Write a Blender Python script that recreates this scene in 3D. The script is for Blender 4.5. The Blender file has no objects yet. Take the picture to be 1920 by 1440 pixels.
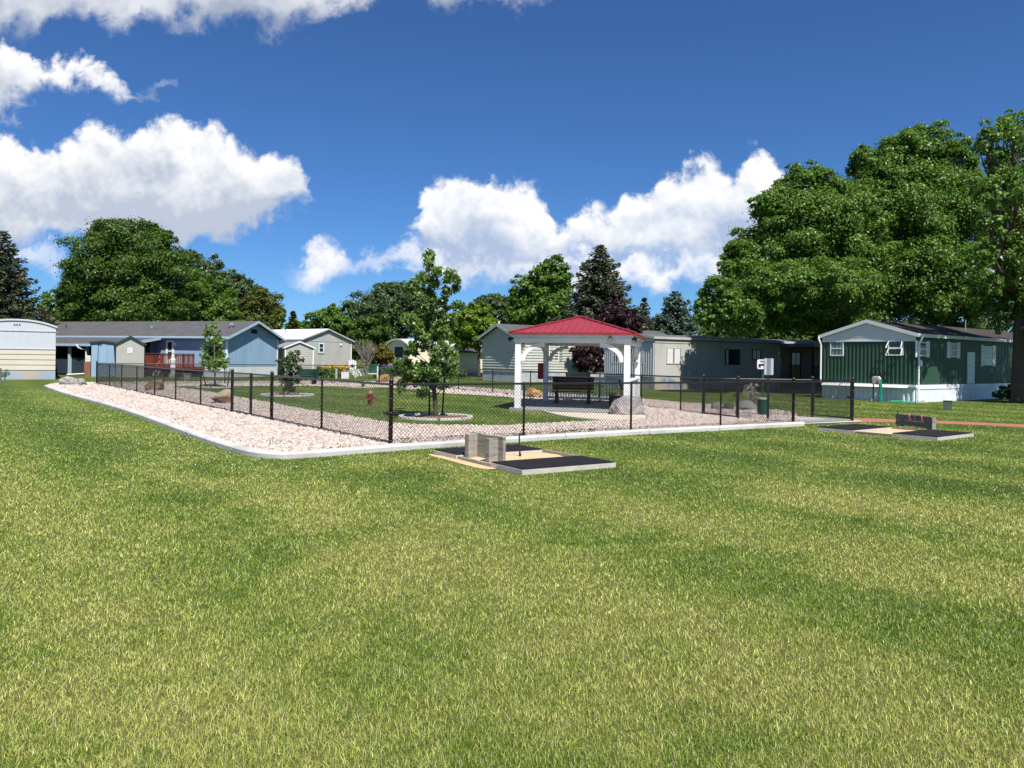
import bpy, bmesh, math, random
import numpy as np
from mathutils import Vector, Matrix, Quaternion, noise as mnoise
R = math.radians
random.seed(7); rng = np.random.default_rng(11)
scene = bpy.context.scene
COL = scene.collection
# ---------------------------------------------------------------- survey of the place
# the photographer stood at the origin, eye height 1.7 m, looking along +Y
F, CX, CY, EYE, ROLL = 1450.0, 960.0, 674.0, 1.7, R(0.8)
_c, _s = math.cos(ROLL), math.sin(ROLL)
def ray(px, py):
    u, v = px-CX, py-CY
    return (u*_c+v*_s)/F, (-u*_s+v*_c)/F
def G(px, py, z=0.0):                 # survey point on the ground
    a, b = ray(px, py); Y = (EYE-z)/b
    return Vector((a*Y, Y, z))
def D(px, py, Y):                     # survey point at distance Y
    a, b = ray(px, py)
    return Vector((a*Y, Y, EYE-b*Y))
def along(O, d, px, py=690):          # where a sight line meets the line O + s d (plan view)
    a, b = ray(px, py)
    return (O[0]-a*O[1])/(a*d[1]-d[0])
def V2(a): return Vector((a[0], a[1], 0))
SUN_AZ = Vector((0.38, -0.925, 0)).normalized(); SUN_EL = R(56)
# ---------------------------------------------------------------- mesh builder
class MB:
    def __init__(s): s.v = []; s.f = []
    def add(s, vs, fs):
        o = len(s.v); s.v += [tuple(v) for v in vs]; s.f += [tuple(i+o for i in f) for f in fs]
    def box(s, x0, x1, y0, y1, z0, z1):
        s.add([(x0,y0,z0),(x1,y0,z0),(x1,y1,z0),(x0,y1,z0),(x0,y0,z1),(x1,y0,z1),(x1,y1,z1),(x0,y1,z1)],
              [(3,2,1,0),(4,5,6,7),(0,1,5,4),(1,2,6,5),(2,3,7,6),(3,0,4,7)])
    def obox(s, O, ex, ey, ez, x0, x1, y0, y1, z0, z1):
        O = Vector(O); ex = Vector(ex); ey = Vector(ey); ez = Vector(ez)
        p = [O+ex*x+ey*y+ez*z for z in (z0,z1) for (x,y) in ((x0,y0),(x1,y0),(x1,y1),(x0,y1))]
        s.add(p, [(3,2,1,0),(4,5,6,7),(0,1,5,4),(1,2,6,5),(2,3,7,6),(3,0,4,7)])
    def bar(s, p, q, w, h, up=(0,0,1)):     # rectangular bar from p to q
        p = Vector(p); q = Vector(q); d = (q-p); L = d.length; d.normalize()
        u = Vector(up); x = d.cross(u)
        if x.length < 1e-4: x = d.cross(Vector((1,0,0)))
        x.normalize(); u = x.cross(d)
        s.obox(p, d, x, u, 0, L, -w/2, w/2, -h/2, h/2)
    def tube(s, pts, rad, n=8, cap=True):
        pts = [Vector(p) for p in pts]
        if not hasattr(rad, '__len__'): rad = [rad]*len(pts)
        rings = []; prev = None
        for i, p in enumerate(pts):
            d = (pts[min(i+1,len(pts)-1)]-pts[max(i-1,0)]).normalized()
            if prev is None:
                x = d.cross(Vector((0,0,1)))
                if x.length < .05: x = d.cross(Vector((1,0,0)))
            else: x = prev - d*prev.dot(d)
            x.normalize(); prev = x; y = d.cross(x)
            rings.append([p+(x*math.cos(2*math.pi*k/n)+y*math.sin(2*math.pi*k/n))*rad[i] for k in range(n)])
        fs = []
        for i in range(len(rings)-1):
            for k in range(n):
                a = i*n+k; b = i*n+(k+1)%n
                fs.append((a, b, b+n, a+n))
        if cap:
            fs.append(tuple(range(n-1,-1,-1))); fs.append(tuple(range((len(rings)-1)*n, len(rings)*n)))
        s.add([v for r in rings for v in r], fs)
    def lathe(s, prof, n=16, O=(0,0,0)):    # profile of (r, z)
        O = Vector(O)
        vs = [O+Vector((r*math.cos(2*math.pi*k/n), r*math.sin(2*math.pi*k/n), z)) for r, z in prof for k in range(n)]
        fs = []
        for i in range(len(prof)-1):
            for k in range(n):
                a = i*n+k; b = i*n+(k+1)%n
                fs.append((a,b,b+n,a+n))
        fs.append(tuple(range(n-1,-1,-1))); fs.append(tuple(range((len(prof)-1)*n, len(prof)*n)))
        s.add(vs, fs)
    def poly(s, pts): s.add(pts, [tuple(range(len(pts)))])
    def prism(s, pts, ext):                 # polygon swept by a vector
        e = Vector(ext); n = len(pts); p = [Vector(q) for q in pts]
        s.add(p+[q+e for q in p], [tuple(range(n-1,-1,-1)), tuple(range(n,2*n))]+[(i,(i+1)%n,(i+1)%n+n,i+n) for i in range(n)])
    def build(s, name, mat, parent=None, world=False, smooth=False, bevel=0):
        me = bpy.data.meshes.new(name)
        v = s.v
        if world and parent is not None:
            inv = WM[parent.name].inverted(); v = [tuple(inv @ Vector(p)) for p in v]
        me.from_pydata(v, [], s.f); me.update()
        if smooth: me.polygons.foreach_set('use_smooth', [True]*len(me.polygons))
        me.materials.append(mat)
        o = bpy.data.objects.new(name, me); COL.objects.link(o)
        if parent is not None:
            o.parent = parent
            if parent.name in WM: WM[o.name] = WM[parent.name]
        if bevel:
            m = o.modifiers.new('edge', 'BEVEL'); m.width = bevel; m.segments = 2; m.limit_method = 'ANGLE'
        return o
WM = {}
def tag(o, label, cat, group=None, kind=None):
    o['label'] = label; o['category'] = cat
    if group: o['group'] = group
    if kind: o['kind'] = kind
    return o
def thing(name, loc, label, cat, rz=0.0, group=None):
    o = bpy.data.objects.new(name, None); COL.objects.link(o)
    o.empty_display_size = .3
    o.location = Vector(loc); o.rotation_euler = (0,0,rz)
    WM[o.name] = Matrix.Translation(Vector(loc)) @ Matrix.Rotation(rz, 4, 'Z')
    return tag(o, label, cat, group)
def structure(o, label, cat):
    return tag(o, label, cat, None, 'structure')
def dup(root, loc, rz, label):            # a copy of a thing with copies of its parts and sub-parts
    r = root.copy(); COL.objects.link(r); r.location = Vector(loc); r.rotation_euler = (0,0,rz); r['label'] = label
    WM[r.name] = Matrix.Translation(Vector(loc)) @ Matrix.Rotation(rz, 4, 'Z')
    for ch in list(root.children):
        c = ch.copy(); COL.objects.link(c); c.parent = r
        for g in list(ch.children):
            d = g.copy(); COL.objects.link(d); d.parent = c
    return r
def npmesh(name, verts, faces, mat, parent=None, attr=None, smooth=False):
    """verts (n,3) faces (m,k) numpy"""
    me = bpy.data.meshes.new(name); m, k = faces.shape
    me.vertices.add(len(verts)); me.vertices.foreach_set('co', np.ascontiguousarray(verts, dtype=np.float32).ravel())
    me.loops.add(m*k); me.loops.foreach_set('vertex_index', np.ascontiguousarray(faces, dtype=np.int32).ravel())
    me.polygons.add(m); me.polygons.foreach_set('loop_start', np.arange(0, m*k, k, dtype=np.int32))
    me.polygons.foreach_set('loop_total', np.full(m, k, dtype=np.int32))
    if smooth: me.polygons.foreach_set('use_smooth', np.ones(m, dtype=bool))
    if attr is not None:
        a = me.attributes.new('tint', 'FLOAT', 'POINT'); a.data.foreach_set('value', np.ascontiguousarray(attr, dtype=np.float32))
    me.update(calc_edges=True); me.validate()
    me.materials.append(mat)
    o = bpy.data.objects.new(name, me); COL.objects.link(o)
    if parent is not None: o.parent = parent
    return o
# ---------------------------------------------------------------- materials
class NT:
    def __init__(s, tree): s.t = tree; s.n = tree.nodes; s.l = tree.links
    def new(s, ty, **kw):
        n = s.n.new(ty)
        for k, v in kw.items():
            if k == 'ins':
                for a, b in v.items():
                    if hasattr(b, 'is_output'): s.l.new(b, n.inputs[a])
                    else: n.inputs[a].default_value = b
            else: setattr(n, k, v)
        return n
    def math(s, op, a, b=0.0, c=0.0, clamp=False):
        n = s.n.new('ShaderNodeMath'); n.operation = op; n.use_clamp = clamp
        for i, x in enumerate((a, b, c)):
            if hasattr(x, 'is_output'): s.l.new(x, n.inputs[i])
            else: n.inputs[i].default_value = x
        return n.outputs[0]
    def vmath(s, op, a, b=(0,0,0)):
        n = s.n.new('ShaderNodeVectorMath'); n.operation = op
        for i, x in enumerate((a, b)):
            if hasattr(x, 'is_output'): s.l.new(x, n.inputs[i])
            else: n.inputs[i].default_value = x
        return n.outputs[0]
    def mix(s, fac, a, b, blend='MIX'):
        n = s.n.new('ShaderNodeMix'); n.data_type = 'RGBA'; n.blend_type = blend
        for k, x in ((0, fac), (6, a), (7, b)):
            if hasattr(x, 'is_output'): s.l.new(x, n.inputs[k])
            else: n.inputs[k].default_value = x if k == 0 else (*x[:3], 1)
        return n.outputs[2]
    def noise(s, vec, scale, detail=4, rough=.55, dist=0, color=False):
        n = s.new('ShaderNodeTexNoise', ins={'Scale': scale, 'Detail': detail, 'Roughness': rough, 'Distortion': dist})
        if vec is not None: s.l.new(vec, n.inputs['Vector'])
        return n.outputs['Color' if color else 'Fac']
    def ramp(s, fac, stops):
        n = s.n.new('ShaderNodeValToRGB'); e = n.color_ramp.elements
        while len(e) < len(stops): e.new(.5)
        for k, (p, c) in enumerate(stops):
            e[k].position = p; e[k].color = (*c[:3], 1) if hasattr(c, '__len__') else (c, c, c, 1)
        s.l.new(fac, n.inputs[0]); return n.outputs[0]
    def smooth(s, x, a, b):
        n = s.n.new('ShaderNodeMapRange'); n.interpolation_type = 'SMOOTHSTEP'
        s.l.new(x, n.inputs[0])
        for i, y in ((1, a), (2, b)):
            if hasattr(y, 'is_output'): s.l.new(y, n.inputs[i])
            else: n.inputs[i].default_value = y
        return n.outputs[0]
def newmat(name):
    m = bpy.data.materials.new(name); m.use_nodes = True
    nt = NT(m.node_tree); nt.n.clear()
    out = nt.new('ShaderNodeOutputMaterial')
    return m, nt, out
def sc(c, k): return tuple(min(1, x*k) for x in c)
def mat(name, col, rough=.7, var=.15, scale=2.0, bump=0.0, bscale=30.0, metal=0.0, spec=.35, stain=None, stretch=None):
    """painted / plain surface with uneven tone, grime and a fine bump"""
    m, nt, out = newmat(name)
    tc = nt.new('ShaderNodeTexCoord').outputs['Object']
    v = tc
    if stretch: v = nt.vmath('MULTIPLY', tc, stretch)
    n1 = nt.noise(v, scale, 5, .6); n2 = nt.noise(v, scale*9, 3, .6)
    f = nt.math('ADD', nt.math('MULTIPLY', n1, .65), nt.math('MULTIPLY', n2, .35))
    c = nt.ramp(f, [(.32, sc(col, 1-var)), (.68, sc(col, 1+var))])
    if stain:
        sf = nt.smooth(nt.noise(v, stain[1], 4, .6), .48, .66)
        c = nt.mix(nt.math('MULTIPLY', sf, stain[2]), c, stain[0])
    p = nt.new('ShaderNodeBsdfPrincipled', ins={'Base Color': c, 'Roughness': rough, 'Metallic': metal, 'Specular IOR Level': spec})
    if bump:
        b = nt.new('ShaderNodeBump', ins={'Strength': bump, 'Distance': .02, 'Height': nt.noise(v, bscale, 3, .6)})
        nt.l.new(b.outputs[0], p.inputs['Normal'])
    nt.l.new(p.outputs[0], out.inputs[0]); return m
def leafmat(name, ca, cb, trans=.3, rough=.45, spec=.35):
    m, nt, out = newmat(name)
    g = nt.new('ShaderNodeNewGeometry'); at = nt.new('ShaderNodeAttribute', attribute_name='tint')
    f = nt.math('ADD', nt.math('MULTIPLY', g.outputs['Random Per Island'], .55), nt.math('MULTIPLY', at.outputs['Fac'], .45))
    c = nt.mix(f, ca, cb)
    p = nt.new('ShaderNodeBsdfPrincipled', ins={'Base Color': c, 'Roughness': rough, 'Specular IOR Level': spec})
    t = nt.new('ShaderNodeBsdfTranslucent', ins={'Color': nt.mix(.5, c, (cb[0]*1.6, cb[1]*1.5, cb[2]*.8))})
    mx = nt.new('ShaderNodeMixShader', ins={0: trans}); nt.l.new(p.outputs[0], mx.inputs[1]); nt.l.new(t.outputs[0], mx.inputs[2])
    nt.l.new(mx.outputs[0], out.inputs[0]); return m
def glassmat(name, col=(.02,.025,.03), rough=.04):
    m, nt, out = newmat(name)
    tc = nt.new('ShaderNodeTexCoord').outputs['Object']
    c = nt.ramp(nt.noise(tc, 1.3, 3), [(.4, sc(col,.7)), (.62, sc(col, 1.6))])
    p = nt.new('ShaderNodeBsdfPrincipled', ins={'Base Color': c, 'Roughness': rough, 'Specular IOR Level': .7})
    b = nt.new('ShaderNodeBump', ins={'Strength': .03, 'Distance': .02, 'Height': nt.noise(tc, 1.5, 2)})
    nt.l.new(b.outputs[0], p.inputs['Normal'])
    nt.l.new(p.outputs[0], out.inputs[0]); return m
def shingles(name, col, courses=.14):
    m, nt, out = newmat(name)
    tc = nt.new('ShaderNodeTexCoord').outputs['Object']
    br = nt.new('ShaderNodeTexBrick', ins={'Vector': nt.vmath('MULTIPLY', nt.new('ShaderNodeVectorRotate', rotation_type='Z_AXIS', ins={'Vector': tc, 'Angle': R(90)}).outputs[0], (1,1,1)),
        'Color1': (*sc(col,.75),1), 'Color2': (*sc(col,1.3),1), 'Mortar': (*sc(col,.45),1), 'Scale': 1.0, 'Mortar Size': .012, 'Brick Width': .33, 'Row Height': courses})
    n = nt.noise(tc, 1.2, 5, .65)
    c = nt.mix(.8, br.outputs[0], nt.ramp(n, [(.35, sc(col,.75)), (.65, sc(col,1.3))]), 'MIX')
    c = nt.mix(.35, c, nt.ramp(nt.noise(tc, 45, 2), [(.4, sc(col,.5)), (.6, sc(col,1.6))]))
    p = nt.new('ShaderNodeBsdfPrincipled', ins={'Base Color': c, 'Roughness': .9, 'Specular IOR Level': .2})
    nt.l.new(p.outputs[0], out.inputs[0]); return m
def rockmat(name, ca, cb, cc, scale=2.5):
    m, nt, out = newmat(name)
    tc = nt.new('ShaderNodeTexCoord').outputs['Object']
    n = nt.noise(tc, scale, 8, .65, .6)
    c = nt.ramp(n, [(.3, ca), (.5, cb), (.68, cc)])
    c = nt.mix(.3, c, nt.ramp(nt.noise(tc, 22, 4, .7), [(.35, sc(ca,.5)), (.65, sc(cc,1.2))]))
    p = nt.new('ShaderNodeBsdfPrincipled', ins={'Base Color': c, 'Roughness': .88, 'Specular IOR Level': .25})
    b = nt.new('ShaderNodeBump', ins={'Strength': .7, 'Distance': .04, 'Height': nt.noise(tc, 9, 8, .7)})
    nt.l.new(b.outputs[0], p.inputs['Normal'])
    nt.l.new(p.outputs[0], out.inputs[0]); return m
def lawn_color(nt):
    """turf tone over the whole park: lush and dry patches, mower passes (world position)"""
    g = nt.new('ShaderNodeNewGeometry').outputs['Position']
    pos = nt.vmath('MULTIPLY', g, (1,1,0))
    big = nt.noise(pos, .33, 4, .6, .8)
    mid = nt.noise(pos, 1.7, 4, .62, .4)
    # mower passes run along the left edging; their width is about one deck
    w = nt.vmath('DOT_PRODUCT', pos, (.80, .60, 0)) if False else None
    dn = nt.n.new('ShaderNodeVectorMath'); dn.operation = 'DOT_PRODUCT'; nt.l.new(pos, dn.inputs[0]); dn.inputs[1].default_value = (.80, .60, 0)
    wob = nt.math('ADD', dn.outputs['Value'], nt.math('MULTIPLY', nt.math('SUBTRACT', big, .5), 3.0))
    stripe = nt.math('MULTIPLY_ADD', nt.math('SINE', nt.math('MULTIPLY', wob, 2.15)), .5, .5)
    tuft = nt.noise(pos, 6.5, 4, .65, .3)
    f = nt.math('ADD', nt.math('MULTIPLY', big, .98), nt.math('MULTIPLY', mid, .62))
    f = nt.math('ADD', f, nt.math('MULTIPLY', tuft, .50))
    f = nt.math('ADD', f, nt.math('MULTIPLY', stripe, .24))
    # the open lawn is drier away from the watered park edge
    sp = nt.new('ShaderNodeSeparateXYZ'); nt.l.new(g, sp.inputs[0])
    f = nt.math('ADD', f, nt.math('MULTIPLY', nt.smooth(sp.outputs[1], 15.0, 5.0), .22))
    f = nt.smooth(f, .80, 1.68)
    return f, mid, big
SKYK, SUNK, EXPO, CLOUDK = .10, 4.2, 0.85, 5.9
SKYTINT = (.243,.418,.635)
# ---------------------------------------------------------------- lawn, gravel, kerbs, paths
GRN, MIDG, DRY = (.084,.150,.022), (.195,.285,.036), (.455,.455,.135)
m_lawn, nt, out = newmat('lawn turf')
f, mid, big = lawn_color(nt)
c = nt.ramp(f, [(0, sc(GRN,.66)), (.5, sc(MIDG,.46)), (1, sc(DRY,.36))])  # ground darker than the blades: shade between them is put into its colour
gp = nt.new('ShaderNodeNewGeometry').outputs['Position']
fine = nt.noise(gp, 55, 3, .7); fine2 = nt.noise(gp, 9, 3, .7)
c = nt.mix(1.0, c, nt.ramp(fine, [(.3, .55), (.7, 1.35)]), 'MULTIPLY')
c = nt.mix(1.0, c, nt.ramp(fine2, [(.3, .8), (.7, 1.15)]), 'MULTIPLY')
p = nt.new('ShaderNodeBsdfPrincipled', ins={'Base Color': c, 'Roughness': .8, 'Specular IOR Level': .15})
b = nt.new('ShaderNodeBump', ins={'Strength': .8, 'Distance': .05, 'Height': nt.noise(gp, 24, 5, .75)})
nt.l.new(b.outputs[0], p.inputs['Normal']); nt.l.new(p.outputs[0], out.inputs[0])
def grassblades():
    m, nt, out = newmat('grass blade')
    f, mid, big = lawn_color(nt)
    g = nt.new('ShaderNodeNewGeometry'); r = g.outputs['Random Per Island']
    at = nt.new('ShaderNodeAttribute', attribute_name='tint').outputs['Fac']
    f2 = nt.math('ADD', f, nt.math('MULTIPLY', nt.math('SUBTRACT', r, .5), .75), clamp=True)
    c = nt.ramp(f2, [(0, GRN), (.5, MIDG), (1, DRY)])
    r2 = nt.math('FRACT', nt.math('MULTIPLY', r, 57.31))
    c = nt.mix(1.0, c, nt.ramp(r2, [(0, .48), (.45, .95), (.78, 1.35), (1, 1.8)]), 'MULTIPLY'); c.node.clamp_result = False
    c = nt.mix(nt.math('GREATER_THAN', nt.math('FRACT', nt.math('MULTIPLY', r, 131.7)), .93), c, (.55,.47,.27))      # dead straw
    p = nt.new('ShaderNodeBsdfPrincipled', ins={'Base Color': c, 'Roughness': .42, 'Specular IOR Level': .45})
    t = nt.new('ShaderNodeBsdfTranslucent', ins={'Color': nt.mix(1, c, (1.25,1.3,.8), 'MULTIPLY')})
    mx = nt.new('ShaderNodeMixShader', ins={0: .26}); nt.l.new(p.outputs[0], mx.inputs[1]); nt.l.new(t.outputs[0], mx.inputs[2])
    nt.l.new(mx.outputs[0], out.inputs[0]); return m
m_blade = grassblades()
mb = MB(); mb.poly([(-900,-60,0),(900,-60,0),(900,1500,0),(-900,1500,0)])
structure(mb.build('ground', m_lawn), 'mown green park lawn stretching to the homes behind the fence', 'lawn')

def pinp(poly, x, y):
    """points in polygon, numpy"""
    inside = np.zeros(len(x), bool); n = len(poly)
    for i in range(n):
        x0, y0 = poly[i][0], poly[i][1]; x1, y1 = poly[(i+1)%n][0], poly[(i+1)%n][1]
        c = ((y0 > y) != (y1 > y)) & (x < (x1-x0)*(y-y0)/((y1-y0) if y1 != y0 else 1e-9)+x0)
        inside ^= c
    return inside
def spline(pts, n=6, closed=False):
    out = []; m = len(pts)
    rngi = range(m) if closed else range(m-1)
    for i in rngi:
        p1 = Vector(pts[i]); p2 = Vector(pts[(i+1)%m])
        p0 = Vector(pts[(i-1)%m]) if (closed or i > 0) else p1*2-p2
        p3 = Vector(pts[(i+2)%m]) if (closed or i+2 < m) else p2*2-p1
        for k in range(n):
            t = k/n
            out.append(.5*((2*p1)+(p2-p0)*t+(2*p0-5*p1+4*p2-p3)*t*t+(3*p1-p0-3*p2+p3)*t**3))
    if not closed: out.append(Vector(pts[-1]))
    return out
KERB = spline([G(*q) for q in [(82,726),(110,737),(150,749),(200,763),(260,783),(320,806),(380,829),(420,842.5),(450,851.5),(482,858),(520,861),(560,860),(620,855.5),(732,846.5),(850,838),(983,828.5),(1184,816),(1350,807.5),(1508,799)]], 5)
BACK = [G(*q) for q in [(1487,776.5),(1442,771.7),(1287,758.5),(1200,751.5),(1080,744),(963,735),(817,724.5),(740,719.5),(711,718.5),(620,716.8),(480,717.6),(390,717.6),(310,719),(186,719.5),(110,720.5)]]
GRAVEL = [v.copy() for v in KERB]+BACK
LAWN = spline([G(*q) for q in [(315,727.3),(373,735),(440,747),(513,760),(580,772.5),(680,788),(738,797),(813,801),(930,802),(980,799.5),(1080,794.5),(1168,791),(1140,789.5),(1100,786.5),(1060,781.5),(1032,776),(1018,768.5),(985,764),(963,748),(890,742),(817,738),(775,732),(738,728.5),(680,726.5),(597,725),(557,724.5),(480,725),(390,725)]], 4, True)
m_gbase, nt, out = newmat('gravel bed')
gp = nt.new('ShaderNodeNewGeometry').outputs['Position']
vo = nt.new('ShaderNodeTexVoronoi', ins={'Vector': gp, 'Scale': 16.0}); vd = nt.new('ShaderNodeTexVoronoi', feature='DISTANCE_TO_EDGE', ins={'Vector': gp, 'Scale': 16.0})
sep = nt.new('ShaderNodeSeparateColor'); nt.l.new(vo.outputs['Color'], sep.inputs[0])
c = nt.ramp(sep.outputs[0], [(0, (.30,.21,.17)), (.35, (.52,.42,.35)), (.7, (.62,.53,.46)), (1, (.42,.31,.25))])
c = nt.mix(nt.smooth(vd.outputs['Distance'], 0, .12), (.10,.075,.06), c)
p = nt.new('ShaderNodeBsdfPrincipled', ins={'Base Color': c, 'Roughness': .9, 'Specular IOR Level': .15})
b = nt.new('ShaderNodeBump', ins={'Strength': 1.0, 'Distance': .04, 'Height': nt.smooth(vd.outputs['Distance'], 0, .35)})
nt.l.new(b.outputs[0], p.inputs['Normal']); nt.l.new(p.outputs[0], out.inputs[0])
def sheet(name, poly, z, m, label, cat):
    bm = bmesh.new(); vs = [bm.verts.new((q[0], q[1], z)) for q in poly]
    f = bm.faces.new(vs); bmesh.ops.triangulate(bm, faces=[f]); bmesh.ops.recalc_face_normals(bm, faces=bm.faces)
    me = bpy.data.meshes.new(name); bm.to_mesh(me); bm.free(); me.materials.append(m)
    o = bpy.data.objects.new(name, me); COL.objects.link(o); return structure(o, label, cat)
sheet('gravel_bed', GRAVEL, .012, m_gbase, 'pale pink gravel bed inside the concrete edging of the dog park', 'gravel')
sheet('lawn', LAWN, .035, m_lawn, 'inner green lawn inside the fenced dog park', 'lawn')
m_conc = mat('pale concrete', (.50,.49,.465), .85, .14, 1.5, .3, 60, stain=((.33,.31,.28), .9, .6))
m_conc2 = mat('grey concrete', (.40,.40,.39), .85, .12, 1.5, .3, 60)
def strip_along(mb, pts, w, h, side=1, z0=0.0):
    """rounded concrete edging along pts, laid to one side"""
    prof = [(0,0),(0,h*.7),(w*.12,h*.93),(w*.3,h),(w*.8,h),(w*.95,h*.9),(w,0)]
    n = len(pts); rows = []
    for i, p in enumerate(pts):
        d = (pts[min(i+1,n-1)]-pts[max(i-1,0)]); d.z = 0; d.normalize()
        nrm = Vector((-d.y, d.x, 0))*side
        rows.append([Vector((p.x, p.y, z0))+nrm*a+Vector((0,0,z)) for a, z in prof])
    k = len(prof); fs = []
    for i in range(n-1):
        for j in range(k-1): fs.append((i*k+j, i*k+j+1, (i+1)*k+j+1, (i+1)*k+j))
    fs.append(tuple(range(k))); fs.append(tuple(range((n-1)*k, n*k)))
    mb.add([v for r in rows for v in r], fs)
mb = MB()
seg = []; acc = 0
for i in range(len(KERB)):
    seg.append(KERB[i])
    if i: acc += (KERB[i]-KERB[i-1]).length
    if acc > 2.0 and len(seg) > 2 and i < len(KERB)-2:
        a = seg[-2].lerp(seg[-1], .97); strip_along(mb, seg[:-1]+[a], .22, .11, 1); seg = [KERB[i]]; acc = 0
strip_along(mb, seg, .22, .11, 1)
structure(mb.build('kerb', m_conc), 'curved pale concrete kerb between the mown lawn and the pink gravel', 'kerb')
mb = MB(); strip_along(mb, LAWN[:11*4+1], .11, .06, -1, .005); strip_along(mb, LAWN[17*4:]+[LAWN[0]], .10, .06, -1, .005)
structure(mb.build('lawn_edging', m_conc2), 'thin concrete edging round the inner lawn of the dog park', 'edging')
m_apron = mat('crushed stone', (.60,.50,.40), .9, .18, 3, .6, 50)
APRON = spline([G(*q) for q in [(1016,769),(1024,774),(1040,779),(1066,784),(1105,788.5),(1150,791),(1200,790),(1215,783),(1190,776),(1120,771.5),(1060,769)]], 4, True)
sheet('gravel_path', APRON, .03, m_apron, 'pale crushed stone apron in front of the gazebo', 'path')
mb = MB(); strip_along(mb, [q for q in APRON[:5*4]], .10, .07, -1, .005)
structure(mb.build('path_edging', m_conc), 'white concrete edging round the crushed stone apron by the gazebo', 'edging')
# fence corners (metres)
PN = G(732,838); PR = G(1487,797); PA = Vector((-22.0,41.0,0)); PB = Vector((-8.4,49.0,0)); PM = Vector((5.75,26.3,0))
PQ1 = Vector((6.05,24.4,0)); PQ2 = Vector((6.72,22.95,0)); V2p = Vector((9.45,24.3,0)); V3 = Vector((10.12,22.95,0))
sheet('concrete_path', [PR+Vector((.1,.05,0)), V3+Vector((.2,-.25,0)), V3+Vector((.35,.3,0)), V2p+Vector((0,.2,0)), PQ1+Vector((0,.2,0)), PQ2+Vector((-.2,0,0))], .024, m_conc, 'pale concrete floor of the gated fence entry', 'path')
m_brick = mat('red path', (.33,.13,.085), .9, .2, 3, .5, 40)
pth = [G(*q) for q in [(1596,784),(1650,785.5),(1720,788),(1800,791),(1920,796.5),(2060,804)]]; pth2 = [G(*q) for q in [(1596,791.3),(1650,792),(1720,793.5),(1800,796),(1920,801.5),(2060,810)]]
sheet('footpath', spline(pth,4)+list(reversed(spline(pth2,4))), .008, m_brick, 'narrow red cinder footpath crossing the lawn from the entry gate', 'path')
PATHS = [[tuple(q[:2]) for q in pth]+[tuple(q[:2]) for q in reversed(pth2)], [tuple(q[:2]) for q in (PR, V3+Vector((.2,-.25,0)), V3+Vector((.35,.3,0)), V2p, PQ1)]]
# horseshoe pit plans (used to keep the turf off them)
PIT1 = {'o': G(979,879,.1), 'ex': None}
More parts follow.
